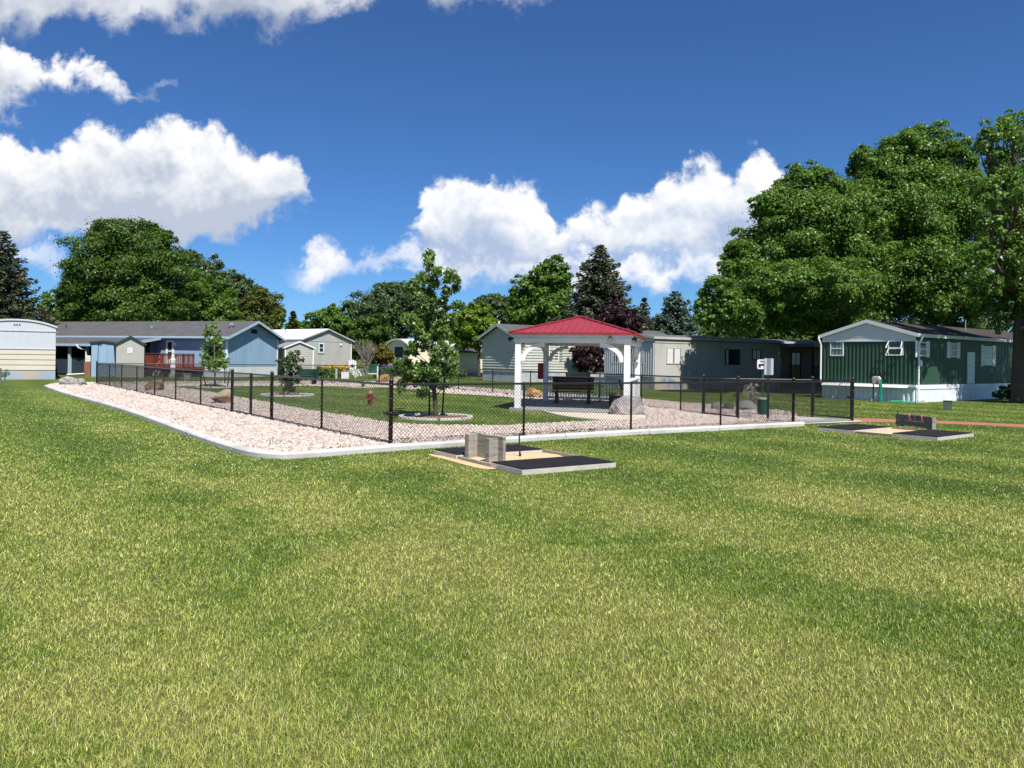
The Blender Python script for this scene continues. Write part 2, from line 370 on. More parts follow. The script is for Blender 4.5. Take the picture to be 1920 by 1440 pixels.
# ---- gravel stones
def stones():
    xs, ys = [], []
    bx = np.array([[q[0], q[1]] for q in GRAVEL]); x0, y0 = bx.min(0); x1, y1 = bx.max(0)
    N = 1500000
    x = rng.uniform(x0, x1, N); y = rng.uniform(y0, y1, N)
    k = pinp(GRAVEL, x, y) & ~pinp(LAWN, x, y)
    dens = np.clip((20/np.maximum(y,1))**1.6, .12, 1.0)
    k &= rng.random(N) < dens
    kn = [(q.x, q.y) for q in KERB]; nx = KERB
    # stay off the kerb strip
    d = np.full(N, 9.0)
    idx = np.where(k)[0]; px, py = x[idx], y[idx]; dm = np.full(len(idx), 9.0)
    for i in range(len(KERB)-1):
        a = KERB[i]; b = KERB[i+1]; L2 = (b-a).length_squared+1e-9
        t = np.clip(((px-a.x)*(b.x-a.x)+(py-a.y)*(b.y-a.y))/L2, 0, 1)
        dm = np.minimum(dm, np.hypot(px-a.x-t*(b.x-a.x), py-a.y-t*(b.y-a.y)))
    ok = (dm > .24) & ~pinp(APRON, px, py) & ~pinp(PADPOLY, px, py)
    px, py = px[ok], py[ok]
    cap = 90000
    if len(px) > cap: px, py = px[:cap], py[:cap]
    n = len(px)
    cube = np.array([(-1,-1,-1),(1,-1,-1),(1,1,-1),(-1,1,-1),(-1,-1,1),(1,-1,1),(1,1,1),(-1,1,1)], float)*.7
    s = (rng.uniform(.020,.052,(n,1))*np.clip(py/20,1,2.0)[:,None]**.8)
    sh = np.stack([s[:,0]*rng.uniform(.8,1.5,n), s[:,0]*rng.uniform(.7,1.1,n), s[:,0]*rng.uniform(.5,.9,n)],1)
    P = cube[None]*sh[:,None,:]*(1+rng.uniform(-.4,.4,(n,8,3)))
    a = rng.uniform(0,2*np.pi,n); tl = rng.uniform(-.6,.6,n); ca, sa, ct, st = np.cos(a), np.sin(a), np.cos(tl), np.sin(tl)
    X, Y, Z = P[...,0].copy(), P[...,1].copy(), P[...,2].copy()
    X, Z = X*ct[:,None]+Z*st[:,None], -X*st[:,None]+Z*ct[:,None]
    X, Y = X*ca[:,None]-Y*sa[:,None], X*sa[:,None]+Y*ca[:,None]
    V = np.stack([X+px[:,None], Y+py[:,None], Z+.02+s*.45], -1).reshape(-1,3)
    fc = np.array([(3,2,1,0),(4,5,6,7),(0,1,5,4),(1,2,6,5),(2,3,7,6),(3,0,4,7)])
    Fc = (fc[None]+(np.arange(n)*8)[:,None,None]).reshape(-1,4)
    m, nt, out = newmat('gravel stone')
    r = nt.new('ShaderNodeNewGeometry').outputs['Random Per Island']
    c = nt.ramp(r, [(0,(.23,.17,.145)),(.20,(.47,.38,.335)),(.45,(.59,.51,.455)),(.62,(.45,.335,.285)),(.8,(.63,.57,.52)),(.92,(.27,.25,.245)),(1,(.51,.425,.375))])
    tc = nt.new('ShaderNodeTexCoord').outputs['Object']
    c = nt.mix(.25, c, nt.ramp(nt.noise(tc, 30, 3), [(.35,(.4,.3,.25)),(.65,(.7,.62,.55))]))
    p = nt.new('ShaderNodeBsdfPrincipled', ins={'Base Color': c, 'Roughness': .85, 'Specular IOR Level': .2}); nt.l.new(p.outputs[0], out.inputs[0])
    o = npmesh('gravel', V, Fc, m)
    tag(o, 'loose pale pink landscaping stones covering the gravel bed', 'gravel', None, 'stuff')
# ---- turf
def blades():
    P = []
    def keep(x, y, inner=False):
        if inner: k = pinp(LAWN, x, y)
        else: k = ~pinp(GRAVEL, x, y)
        for q in NOGRASS+PATHS: k &= ~pinp(q, x, y)
        return k
    # density falls with distance so that cover stays even
    def scatter(N, ymin, ymax, e):
        # radial pdf ~ y^(1-e)
        u = rng.random(N); a = 2-e
        y = (ymin**a+u*(ymax**a-ymin**a))**(1/a)
        x = y*rng.uniform(-.74,.74,N)
        return x, y
    x, y = scatter(1000000, 2.7, 36, 1.75); k = keep(x, y); xo, yo = x[k], y[k]
    x = rng.uniform(-17,4.5,90000); y = rng.uniform(17,44,90000); k = keep(x, y, True); xi, yi = x[k], y[k]
    X = np.concatenate([xo,xi]); Y = np.concatenate([yo,yi]); n = len(X)
    dist = np.hypot(X,Y)
    w = .0022*np.clip(dist/3.2,1,7)**.9*rng.uniform(.7,1.4,n)
    # patchy height
    hn = np.sin(X*1.3+np.sin(Y*.9)*1.5)*np.sin(Y*1.1+np.cos(X*.7))*.10+1
    h = rng.uniform(.010,.027,n)*hn*np.clip(1.15-dist*.006,.8,1.2)
    az = rng.uniform(0,2*np.pi,n); lean = np.abs(rng.normal(.70,.45,n))
    fx, fy = -np.sin(az), np.cos(az)       # facing
    la = az+rng.normal(0,.6,n); lx, ly = np.cos(la+1.57), np.sin(la+1.57)
    z0 = np.where(np.arange(n) >= len(xo), .035, 0.0)
    wx, wy = np.cos(az)*w/2, np.sin(az)*w/2
    m1 = h*.55; m2 = h
    d1 = np.tan(np.clip(lean*.6,0,1.1))*m1*.6; d2 = d1+np.tan(np.clip(lean*1.2,0,1.25))*(m2-m1)*.8
    A = np.stack([X-wx,Y-wy,z0],1); B = np.stack([X+wx,Y+wy,z0],1)
    Cc = np.stack([X+lx*d1+wx*.8,Y+ly*d1+wy*.8,z0+m1],1); Dd = np.stack([X+lx*d1-wx*.8,Y+ly*d1-wy*.8,z0+m1],1)
    E = np.stack([X+lx*d2+wx*.15,Y+ly*d2+wy*.15,z0+m2],1); Ff = np.stack([X+lx*d2-wx*.15,Y+ly*d2-wy*.15,z0+m2],1)
    V = np.stack([A,B,Cc,Dd,E,Ff],1).reshape(-1,3)
    b = (np.arange(n)*6)[:,None]
    Fc = np.concatenate([b+np.array([[0,1,2,3]]), b+np.array([[3,2,4,5]])],0)
    o = npmesh('grass', V, Fc, m_blade)
    tag(o, 'short mown grass blades, green with dry straw coloured patches', 'grass', None, 'stuff')
def weeds():
    C = []; N = []; rg = np.random.default_rng(12)
    for px, py, k, r in ((979,823,70,.10),(1002,818,40,.12),(1045,819,60,.2),(1075,817,60,.2),(1110,815,40,.2),(1385,804,70,.12),(1150,812,30,.15),(760,838,30,.1),(640,846,24,.12),(905,828,30,.12),(1420,799,30,.15),(330,792,20,.15),(520,838,20,.1)):
        q = G(px, py); a = rg.uniform(0,6.28,k); rr = r*rg.uniform(0,1,k)**.6
        C.append(np.stack([q.x+np.cos(a)*rr*1.6, q.y+np.sin(a)*rr*.7, rg.uniform(.05,.22,k)*np.clip(1.3-rr/r,.4,1)],1)); N.append(np.stack([np.cos(a)*.6,np.sin(a)*.6-.2,np.full(k,.6)],1))
    o = leafmesh('weeds', np.concatenate(C), np.concatenate(N), .075, leafmat('weed leaves', (.06,.12,.015), (.18,.25,.04), .3), None, rg.random(sum(len(c) for c in C)), .3, .5)
    tag(o, 'small green weeds sprouting through the gravel along the kerb', 'weeds', None, 'stuff')
def clover():
    mb = MB()
    for i in range(150):
        if i < 110:
            t = random.random(); px = 60+t*380; py = 770+t*95+random.gauss(0,18)
        else: px = random.uniform(0,600); py = random.uniform(760,930)
        q = G(px, py)
        if pinp(GRAVEL, np.array([q.x]), np.array([q.y]))[0]: continue
        r = random.uniform(.005,.0095)*(1+q.y*.012); z = random.uniform(.045,.065)
        mb.lathe([(r*.5,z-r),(r,z),(r*.6,z+r*.7)], 6, (q.x,q.y,0))
    o = mb.build('clover_blossoms', mat('clover white', (.72,.72,.66), .8, .1)); tag(o, 'tiny white clover blossoms scattered in the lawn beside the kerb', 'flowers', None, 'stuff')
# ---------------------------------------------------------------- black chain link fence
m_blk = mat('black vinyl steel', (.012,.013,.015), .38, .2, 4, 0, spec=.5)
m_wire = mat('black vinyl wire', (.010,.011,.012), .55, .1, 4, 0, spec=.4)
RAIL = 1.19
def wires(mb, O, d, L, z0, z1, s=.080, r=.0038):
    nrm = Vector((-d.y, d.x, 0)); h = z1-z0
    for sgn in (1, -1):
        k = 0; x = -h
        while x < L:
            xa, za, xb, zb = x, z0, x+h, z1
            if sgn < 0: xa, xb = x+h, x
            # clip to the run
            def clip(xp, zp, xq, zq):
                if xp < 0: t = (0-xp)/(xq-xp); return 0, zp+(zq-zp)*t
                if xp > L: t = (L-xp)/(xq-xp); return L, zp+(zq-zp)*t
                return xp, zp
            pa = clip(xa, za, xb, zb); pb = clip(xb, zb, xa, za)
            if abs(pa[0]-pb[0]) > .01:
                off = nrm*(.003*sgn)
                p = O+d*pa[0]+off+Vector((0,0,pa[1])); q = O+d*pb[0]+off+Vector((0,0,pb[1]))
                dd = (q-p).normalized(); u = nrm*r; w = dd.cross(nrm)*r
                mb.add([p+u, p-u*.5+w*.87, p-u*.5-w*.87, q+u, q-u*.5+w*.87, q-u*.5-w*.87], [(0,1,4,3),(1,2,5,4),(2,0,3,5)])
            x += s
    # barbs of the twisted selvage above the rail
    x = 0
    while x < L:
        p = O+d*x+Vector((0,0,z1)); mb.bar(p, p+Vector((0,0,.035)), .006, .006); x += s
def post_mb(p, r, h, cap):
    mb = MB()
    pr = [(r,-.05),(r,h)]
    if cap == 'dome': pr = [(r,-.05),(r,h-.03),(r*1.18,h-.028),(r*1.18,h),(r*.95,h+.025),(r*.5,h+.042),(.004,h+.047)]
    else: pr += [(r*.9,h+.01),(r*.4,h+.018)]
    mb.lathe(pr, 12, p)
    if cap == 'dome':
        for k in range(5):
            z = .12+k*(h-.2)/4; mb.lathe([(r*1.0,z-.012),(r*1.16,z-.011),(r*1.16,z+.011),(r*1.0,z+.012)], 12, p)
    return mb
def fence(A, B, label, group, posts, gaps=(), terminal=()):
    """posts: distances along the run; terminal: distances of the thick posts; gaps: openings for gates"""
    A = Vector(A); B = Vector(B); L = (B-A).length; d = (B-A)/L
    root = thing('chain_link_fence', A, label, 'fence', 0, group)
    segs = []; x = 0
    for g0, g1 in sorted(gaps): segs.append((x, g0)); x = g1
    segs.append((x, L))
    fab = MB(); rail = MB(); ten = MB()
    for a, b in segs:
        if b-a < .1: continue
        wires(fab, A+d*a, d, b-a, .035, RAIL+.005)
        rail.tube([A+d*a+Vector((0,0,RAIL)), A+d*b+Vector((0,0,RAIL))], .0225, 8)
        ten.tube([A+d*a+Vector((0,0,.05)), A+d*b+Vector((0,0,.05))], .005, 5)
    fab.build('wire_fabric', m_wire, root, True); rail.build('top_rail', m_blk, root, True); ten.build('tension_wire', m_wire, root, True)
    for s in posts:
        t = any(abs(s-q) < .05 for q in terminal)
        post_mb(A+d*s, .042 if t else .026, 1.27 if t else RAIL+.02, 'dome' if t else '').build('post', m_blk, root, True, True)
    return root
def gate(A, B, label, group, leaves=1):
    A = Vector(A); B = Vector(B); L = (B-A).length; d = (B-A)/L
    root = thing('chain_link_gate', A, label, 'gate', 0, group)
    n = leaves
    for i in range(n):
        a = .06+(L-.06)*i/n; b = (L-.12+.06)*(i+1)/n+.0-(.04 if i < n-1 else 0)
        fr = MB(); fb = MB(); O = A+d*a; w = b-a
        for z in (.10, RAIL+.01): fr.tube([O+Vector((0,0,z)), O+d*w+Vector((0,0,z))], .02, 8)
        for x in (0, w): fr.tube([O+d*x+Vector((0,0,.08)), O+d*x+Vector((0,0,RAIL+.04))], .022, 8)
        f = fr.build('frame', m_blk, root, True)
        wires(fb, O+d*.02, d, w-.04, .10, RAIL); fb.build('wire_fabric', m_wire, root, True)
        hx = 0 if i == 0 else w
        for z in (.3, .95):
            hg = MB(); hg.lathe([(.03,z-.03),(.036,z-.03),(.036,z+.03),(.03,z+.03)], 10, O+d*hx); hg.build('hinge', m_blk, root, True)
    la = MB(); q = A+d*(L/2 if n == 2 else L-.1)
    la.obox(q+Vector((0,0,.72)), d, Vector((-d.y,d.x,0)), (0,0,1), -.06,.09,-.03,.03,-.03,.03); la.build('latch', m_blk, root, True)
    return root
GF = 'chain link fences round the dog park'
dNA = (PA-PN).normalized(); LNA = (PA-PN).length
sp = [along(PN, dNA, px, 720) for px in (732,604,510,435.5,376.5,329.5,290,256.5,228,205)]; sp[0] = 0; sp.append(LNA)
fence(PN, PA, 'black chain link fence running beside the pink gravel strip on the left', GF, sp, [(sp[2],sp[3])], (0, sp[2], sp[3], LNA))
gate(PN+dNA*sp[2], PN+dNA*sp[3], 'black double leaf chain link gate in the gravel side fence, left of the green tree', 'chain link gates', 2)
dNR = (PR-PN).normalized(); LNR = (PR-PN).length
sp = [along(PN, dNR, px, 720) for px in (983,1184,1352)]+[LNR]
fence(PN, PR, 'black chain link fence along the near side, in front of the gazebo', GF, sp, (), (LNR,))
dAB = (PB-PA).normalized(); LAB = (PB-PA).length
sp = [along(PA, dAB, px, 690) for px in (307.5,421.6,525,622.5)]+[LAB]
fence(PA, PB, 'far black chain link fence in front of the blue house', GF, sp, (), (LAB,))
dBM = (PM-PB).normalized(); LBM = (PM-PB).length
sp = [along(PB, dBM, px, 700) for px in (785,860,924,995,1062,1125,1203)]+[LBM]
fence(PB, PM, 'far black chain link fence passing behind the gazebo and the young tree', GF, sp, (), ())
dMQ = (PQ1-PM).normalized(); 
fence(PM, PQ1, 'short black chain link fence between the gazebo side and the inner entry gate', GF, [(PQ1-PM).length], (), ((PQ1-PM).length,))
gate(PQ1, PQ2, 'inner black chain link gate of the entry pen, beside the green waste bin', 'chain link gates')
d3 = (PR-PQ2).normalized(); 
fence(PQ2, PR, 'short black chain link fence between the inner gate and the front corner post', GF, [0], (), (0,))
fence(PR, V3, 'front black chain link panel of the entry pen, left of the red path', GF, [(V3-PR).length], (), ((V3-PR).length,))
fence(PQ1, V2p, 'rear black chain link panel of the entry pen, behind the sign post', GF, [(V2p-PQ1).length], (), ((V2p-PQ1).length,))
gate(V2p, V3, 'outer black chain link gate of the entry pen, where the red path starts', 'chain link gates')

# ---------------------------------------------------------------- gazebo
m_white = mat('white paint', (.78,.78,.77), .55, .05, 1.2, .12, 25, stain=((.60,.58,.54), 2.2, .3))
m_red = mat('red roof metal', (.255,.030,.040), .45, .16, 1.2, 0, spec=.4)
m_redd = mat('dark red trim', (.27,.02,.03), .4, .1, 1, 0)
m_pad = mat('gazebo slab', (.25,.25,.25), .85, .12, 1.5, .2, 40)
GA = R(-13); GW, GD = 3.55, 5.0
g0 = G(970.5,765.5,.10); g0.z = 0
gz = thing('gazebo', g0, 'white timber gazebo with arched braces and a red metal hip roof', 'gazebo', GA)
mb = MB(); mb.box(-.2,GW+.2,-.2,GD+.2,-.02,.10); mb.box(-.24,.16,-.24,.16,-.02,.125); mb.build('slab', m_pad, gz, bevel=.015)
PADPOLY = [tuple((WM[gz.name] @ Vector(p))[:2]) for p in ((-.3,-.3,0),(GW+.3,-.3,0),(GW+.3,GD+.3,0),(-.3,GD+.3,0))]
pw = .095
for x, y in ((0,0),(GW,0),(0,GD),(GW,GD)):
    mb = MB(); mb.box(x-pw,x+pw,y-pw,y+pw,.10,2.26); mb.build('post', m_white, gz, bevel=.01)
    b = MB(); b.box(x-pw-.02,x+pw+.02,y-pw-.02,y+pw+.02,.10,.17)
bt0, bt1 = 2.26, 2.43
for y in (0, GD): mb = MB(); mb.box(-.14,GW+.14,y-.11,y+.11,bt0,bt1); mb.build('beam', m_white, gz, bevel=.008)
for x in (0, GW): mb = MB(); mb.box(x-.108,x+.108,.112,GD-.112,bt0+.002,bt1-.002); mb.build('beam', m_white, gz, bevel=.008)
e = .2
mb = MB()
mb.box(-e,GW+e,-e,-e+.05,2.435,2.565); mb.box(-e,GW+e,GD+e-.05,GD+e,2.435,2.565)
mb.box(-e,-e+.05,-e+.052,GD+e-.052,2.437,2.563); mb.box(GW+e-.05,GW+e,-e+.052,GD+e-.052,2.437,2.563)
mb.build('fascia', m_white, gz)
mb = MB(); mb.box(-e+.052,GW+e-.052,-e+.052,GD+e-.052,2.50,2.53); mb.build('ceiling', m_white, gz)
# rafters ends / soffit blocks in shade between fascia and beam
for k in range(7):
    mb = MB(); x = GW*k/6; mb.box(x-.03,x+.03,-e+.06,.0-.113,2.435,2.499); mb.build('rafter_tail', m_white, gz)
rt = MB(); o = .06; x0, x1, y0, y1 = -e-o, GW+e+o, -e-o, GD+e+o; ze, zr = 2.585, 3.20
xm = (x0+x1)/2; ya = y0+(x1-x0)/2; yb = y1-(x1-x0)/2
c0, c1, c2, c3 = (x0,y0,ze),(x1,y0,ze),(x1,y1,ze),(x0,y1,ze); r0, r1 = (xm,ya,zr),(xm,yb,zr)
rt.poly([c0,c1,r0]); rt.poly([c1,c2,r1,r0]); rt.poly([c2,c3,r1]); rt.poly([c3,c0,r0,r1])
rt.add([c0,c1,c2,c3,(x0,y0,ze-.03),(x1,y0,ze-.03),(x1,y1,ze-.03),(x0,y1,ze-.03)], [(0,1,5,4),(1,2,6,5),(2,3,7,6),(3,0,4,7),(4,5,6,7)])
def rib(mb, p, q, nrm, w=.03, h=.022):
    p = Vector(p); q = Vector(q); mb.bar(p+Vector(nrm)*h*.5, q+Vector(nrm)*h*.5, w, h, nrm)
sl = (zr-ze)/((x1-x0)/2); nn = 1/math.sqrt(1+sl*sl)
hw = (x1-x0)/2
k = .23
while k < 2*hw-.1:
    t = min(k, 2*hw-k); x = x0+k
    rib(rt, (x,y0,ze), (x,y0+t,ze+sl*t), (0,-sl*nn,nn)); rib(rt, (x,y1,ze), (x,y1-t,ze+sl*t), (0,sl*nn,nn)); k += .23
k = .23
while k < (y1-y0)-.1:
    t = min(k, hw, (y1-y0)-k); y = y0+k
    rib(rt, (x0,y,ze), (x0+t,y,ze+sl*t), (-sl*nn,0,nn)); rib(rt, (x1,y,ze), (x1-t,y,ze+sl*t), (sl*nn,0,nn)); k += .23
roof = rt.build('roof', m_red, gz)
mb = MB()
for a, b in ((c0,r0),(c1,r0),(c2,r1),(c3,r1),(r0,r1)):
    mb.bar(Vector(a)+Vector((0,0,.02)), Vector(b)+Vector((0,0,.025)), .13, .03)
mb.build('ridge_cap', m_redd, roof)
mb = MB()
for a, b in ((c0,c1),(c1,c2),(c2,c3),(c3,c0)): mb.bar(Vector(a)+Vector((0,0,-.035)), Vector(b)+Vector((0,0,-.035)), .03, .045)
mb.build('drip_edge', m_redd, roof)
def brace(corner, d):
    mb = MB(); C = Vector(corner); d = Vector(d); th = .13; w = .045
    n = Vector((-d.y, d.x, 0)); A = []; B = []
    for k in range(11):      # quarter arch bulging towards the corner below the beam
        a = math.pi/2*k/10
        rx, rz = .76, .60
        A.append((pw+rx*(1-math.cos(a)), 1.66+rz*math.sin(a)))
        B.append((pw+rx*(1-math.cos(a))*1.0+th*math.cos(a)*.9+.02, 1.66-th*.9*math.sin(a)*0+rz*math.sin(a)-th*math.sin(a)))
    pts = [C+d*x+n*(-w)+Vector((0,0,z)) for x, z in A]+[C+d*x+n*(-w)+Vector((0,0,z)) for x, z in reversed(B)]
    N = len(A)
    e2 = n*(2*w); vs = pts+[p+e2 for p in pts]; M = len(pts); fs = []
    for k in range(N-1):
        a, b, c, dd = k, k+1, M-2-k, M-1-k
        fs += [(a,b,c,dd), (dd+M,c+M,b+M,a+M), (a,a+M,b+M,b), (c,c+M,dd+M,dd)]
    fs += [(0,M-1,2*M-1,M), (N-1,N-1+M,N+M,N)]
    mb.add(vs, fs); mb.build('brace', m_white, gz)
for c, ds in (((0,0,0),((1,0,0),(0,1,0))),((GW,0,0),((-1,0,0),(0,1,0))),((0,GD,0),((1,0,0),(0,-1,0))),((GW,GD,0),((-1,0,0),(0,-1,0)))):
    for d in ds: brace(c, d)
def railing(p, q):
    p = Vector(p); q = Vector(q); d = (q-p).normalized(); L = (q-p).length
    mb = MB(); mb.bar(p+Vector((0,0,1.05)), q+Vector((0,0,1.05)), .14, .04); mb.bar(p+Vector((0,0,.97)), q+Vector((0,0,.97)), .04, .12); mb.bar(p+Vector((0,0,.24)), q+Vector((0,0,.24)), .04, .09)
    s = .09
    while s < L-.04: mb.bar(p+d*s+Vector((0,0,.28)), p+d*s+Vector((0,0,.92)), .038, .038, d); s += .105
    mb.build('railing', m_white, gz)
railing((pw,GD,0),(GW-pw,GD,0)); railing((GW,pw,0),(GW,GD-pw,0))
def gzp(x, y, z): return WM[gz.name] @ Vector((x,y,z))
# flood lamps on the beam
m_lamp = mat('black lamp metal', (.015,.015,.017), .4, .1, 3)
m_lens = glassmat('lamp lens', (.25,.25,.24), .1)
def lamp(p, rz, label, arm=True):
    t = thing('spotlight', p, label, 'spotlight', rz, 'black spotlights on the gazebo')
    mb = MB(); mb.tube([(0,0,0),(0,-.05,.02),(0,-.08,.03)], .014, 8); mb.box(-.045,.045,-.012,0,-.045,.045); mb.build('bracket', m_lamp, t)
    mb = MB(); mb.tube([(0,-.05,.05),(0,-.10,.02),(0,-.20,-.05)], [.045,.06,.075], 12); mb.build('lamp_head', m_lamp, t)
    mb = MB(); mb.tube([(0,-.199,-.049),(0,-.206,-.054)], [.065,.06], 12); mb.build('lens', m_lens, t)
lamp(gzp(3.02,-.113,2.40), GA, 'black spotlight on the gazebo front beam, left of its right post')
lamp(gzp(GW+.145,.05,2.40), GA+R(62), 'black spotlight on the right end corner of the gazebo beam')
lamp(gzp(-.145,.0,2.38), GA-R(70), 'black spotlight on the left end corner of the gazebo beam')
# dark red box on the rear post
t = thing('dispenser_box', gzp(-.195,GD-.05,.95), 'dark red metal box fixed to the left rear post of the gazebo', 'box', GA)
mb = MB(); mb.box(-.1,.1,-.1,.1,0,.58); mb.build('body', m_redd, t, bevel=.01)
mb = MB(); mb.prism([(-.125,-.13,.575),(.125,-.13,.575),(.125,.12,.61),(-.125,.12,.61)], (0,0,.02)); mb.build('lid', m_redd, t)
# wind ornament hanging on the brace
# benches
m_slat = mat('brown slats', (.12,.045,.028), .5, .2, 3, .2, 30, stretch=(1,8,8))
m_bleg = mat('bench black plastic', (.02,.02,.022), .6, .1, 3)
def bench(name, p, rz, label, slat, leg, w=1.5, group=None):
    t = thing(name, p, label, 'bench', rz, group)
    mb = MB()
    for k in range(4): mb.box(-w/2,w/2,-.26+k*.125,-.26+k*.125+.105,.425,.46)
    mb.build('seat', slat, t, bevel=.006)
    mb = MB()
    for k in range(4):
        z = .50+k*.122; y = .20+k*.04; mb.obox((0,y,z),(1,0,0),(0,.95,.3),(0,-.3,.95),-w/2,w/2,-.018,.018,0,.118)
    mb.build('backrest', slat, t, bevel=.006)
    for x in (-w*.38, w*.38):
        mb = MB(); mb.box(x-.06,x+.06,-.24,-.12,0,.424); mb.box(x-.06,x+.06,.10,.22,0,.424); mb.box(x-.058,x+.058,-.118,.098,.33,.42)
        mb.obox((x,.245,.40),(1,0,0),(0,.95,.3),(0,-.3,.95),-.05,.05,0,.06,0,.55); mb.build('leg', leg, t)
    return t
mB = WM[gz.name]
bench('park_bench', gzp(1.28,3.6,.10), GA+R(6), 'brown slatted bench facing out under the gazebo roof', m_slat, m_bleg, 1.55)
m_slat2 = mat('weathered slats', (.20,.13,.09), .6, .2, 3, .2, 30, stretch=(8,1,8))
bench('park_bench', gzp(3.02,2.2,.10), GA-R(82), 'brown bench seen end on beside the right railing of the gazebo', m_slat2, m_bleg, 1.5)
m_gslat = mat('green slats', (.012,.075,.05), .45, .2, 3, .1, 30)
m_bdk = mat('dark brown plastic', (.045,.03,.024), .6, .15, 3)
bench('park_bench', G(573,723.5), R(-8), 'dark green slatted bench on the gravel at the back fence', m_gslat, m_bdk, 1.35)
# ---------------------------------------------------------------- manufactured homes
class House:
    """local frame: gable end on y=0 facing -y, length runs +y, near long wall faces -x or +x"""
    def __init__(s, near, rz, w, L, label, name='mobile_home', cat='house'):
        s.root = thing(name, near, label, cat, rz); s.M = WM[s.root.name]; s.w, s.L = w, L
        s.walls = {'front': (Vector((0,0,0)), Vector((1,0,0)), Vector((0,-1,0)), w), 'right': (Vector((w,0,0)), Vector((0,1,0)), Vector((1,0,0)), L),
                   'left': (Vector((0,0,0)), Vector((0,1,0)), Vector((-1,0,0)), L), 'back': (Vector((0,L,0)), Vector((1,0,0)), Vector((0,1,0)), w)}
    def at(s, wall, px, py):
        O, ex, n, L = s.walls[wall]; Ow = s.M @ O; d = (s.M.to_3x3() @ ex)
        t = along(Ow, d, px, py); Y = Ow.y+d.y*t; return t, EYE-ray(px, py)[1]*Y
    def wall(s, wall, z0, z1, kind, m, pitch=.2, dep=.03, name='wall', top=None, t0=0, t1=None, off=0, mb=None):
        """siding: 'lap' boards, 'rib' corrugation, 'groove' panels, 'flat'; top(t) gives the height of the upper edge"""
        O, ex, n, L = s.walls[wall]; t1 = L if t1 is None else t1; own = mb is None; mb = mb or MB()
        P = lambda t, o, z: O+ex*t+n*(o+off)+Vector((0,0,z))
        T = top or (lambda t: z1)
        zmax = max(T(t0+(t1-t0)*k/40) for k in range(41))
        if kind == 'lap':
            z = z0
            while z < zmax-.005:
                zb = min(z+pitch, zmax)
                def span(zz):
                    ts = [t0+(t1-t0)*k/200 for k in range(201)]; ok = [t for t in ts if T(t) >= zz-1e-6]
                    return (ok[0], ok[-1]) if ok else ((t0+t1)/2,)*2
                a0, a1 = span(z); b0, b1 = span(zb)
                mb.add([P(a0,dep,z),P(a1,dep,z),P(b1,.004,zb),P(b0,.004,zb)], [(0,1,2,3)])
                mb.add([P(a0,0,z),P(a1,0,z),P(a1,dep,z),P(a0,dep,z)], [(0,1,2,3)]); z += pitch
        elif kind in ('rib', 'groove'):
            prof = [(0,0),(.30,0),(.42,dep),(.70,dep),(.82,0),(1,0)] if kind == 'rib' else [(0,dep),(.88,dep),(.90,0),(.97,0),(.99,dep),(1,dep)]
            n_ = max(1, round((t1-t0)/pitch)); pp = (t1-t0)/n_; pts = [(t0, prof[0][1])]
            for i in range(n_): pts += [(t0+(i+a)*pp, o) for a, o in prof[1:]]
            for (ta, oa), (tb, ob) in zip(pts[:-1], pts[1:]):
                if abs(ta-tb) < 1e-6 and abs(oa-ob) < 1e-6: continue
                mb.add([P(ta,oa,z0),P(tb,ob,z0),P(tb,ob,T(tb)),P(ta,oa,T(ta))], [(0,1,2,3)])
        else:
            ks = 24 if top else 1
            for k in range(ks):
                ta = t0+(t1-t0)*k/ks; tb = t0+(t1-t0)*(k+1)/ks
                mb.add([P(ta,.005,z0),P(tb,.005,z0),P(tb,.005,T(tb)),P(ta,.005,T(ta))], [(0,1,2,3)])
        if own: return mb.build(name, m, s.root)
    def box(s, wall, t0, t1, z0, z1, o0, o1, name, m, parent=None, bevel=0):
        O, ex, n, L = s.walls[wall]; mb = MB(); mb.obox(O, ex, n, (0,0,1), t0, t1, o0, o1, z0, z1); return mb.build(name, m, parent or s.root, bevel=bevel)
    def window(s, wall, t0, t1, z0, z1, mframe, mpane, fw=.06, bars=(), curtain=None, shutters=None, out=.05, sill=False):
        O, ex, n, L = s.walls[wall]; mb = MB(); W = t1-t0
        A = lambda a,b,c,d,o0,o1: mb.obox(O, ex, n, (0,0,1), a, b, o0, o1, c, d)
        A(t0,t0+fw,z0,z1,.0,out); A(t1-fw,t1,z0,z1,0,out); A(t0+fw,t1-fw,z0,z0+fw,0,out-.002); A(t0+fw,t1-fw,z1-fw,z1,0,out-.002)
        for k, f in bars:
            if k == 'h': z = z0+(z1-z0)*f; A(t0+fw,t1-fw,z-.025,z+.025,0,out-.006)
            else: t = t0+W*f; A(t-.022,t+.022,z0+fw,z1-fw,0,out-.008)
        if sill: A(t0-.05,t1+.05,z0-.05,z0-.002,0,out+.04)
        fr = mb.build('window', mframe, s.root)
        mb = MB(); mb.obox(O, ex, n, (0,0,1), t0+fw*.5, t1-fw*.5, .012, out-.022, z0+fw*.5, z1-fw*.5); mb.build('pane', mpane, fr)
        if curtain:
            mb = MB()
            for a, b in curtain[1]: mb.obox(O, ex, n, (0,0,1), t0+fw+(W-2*fw)*a, t0+fw+(W-2*fw)*b, out-.021, out-.015, z0+fw, z1-fw)
            mb.build('curtain', curtain[0], fr)
        if shutters:
            for a, b in ((t0-.34,t0-.03),(t1+.03,t1+.34)):
                mb = MB(); mb.obox(O, ex, n, (0,0,1), a, b, 0, .04, z0-.05, z1+.05)
                for k in range(9):
                    z = z0+(z1-z0)*(k+.5)/9; mb.obox(O, ex, n, (0,0,1), a+.05, b-.05, .04, .052, z-.02, z+.02)
                mb.build('shutter', shutters, s.root)
        return fr
    def winpx(s, wall, x0, x1, y0, y1, *a, **k):
        ta, za = s.at(wall, x0, y0); tb, zb = s.at(wall, x1, y1); return s.window(wall, min(ta,tb), max(ta,tb), min(za,zb), max(za,zb), *a, **k)
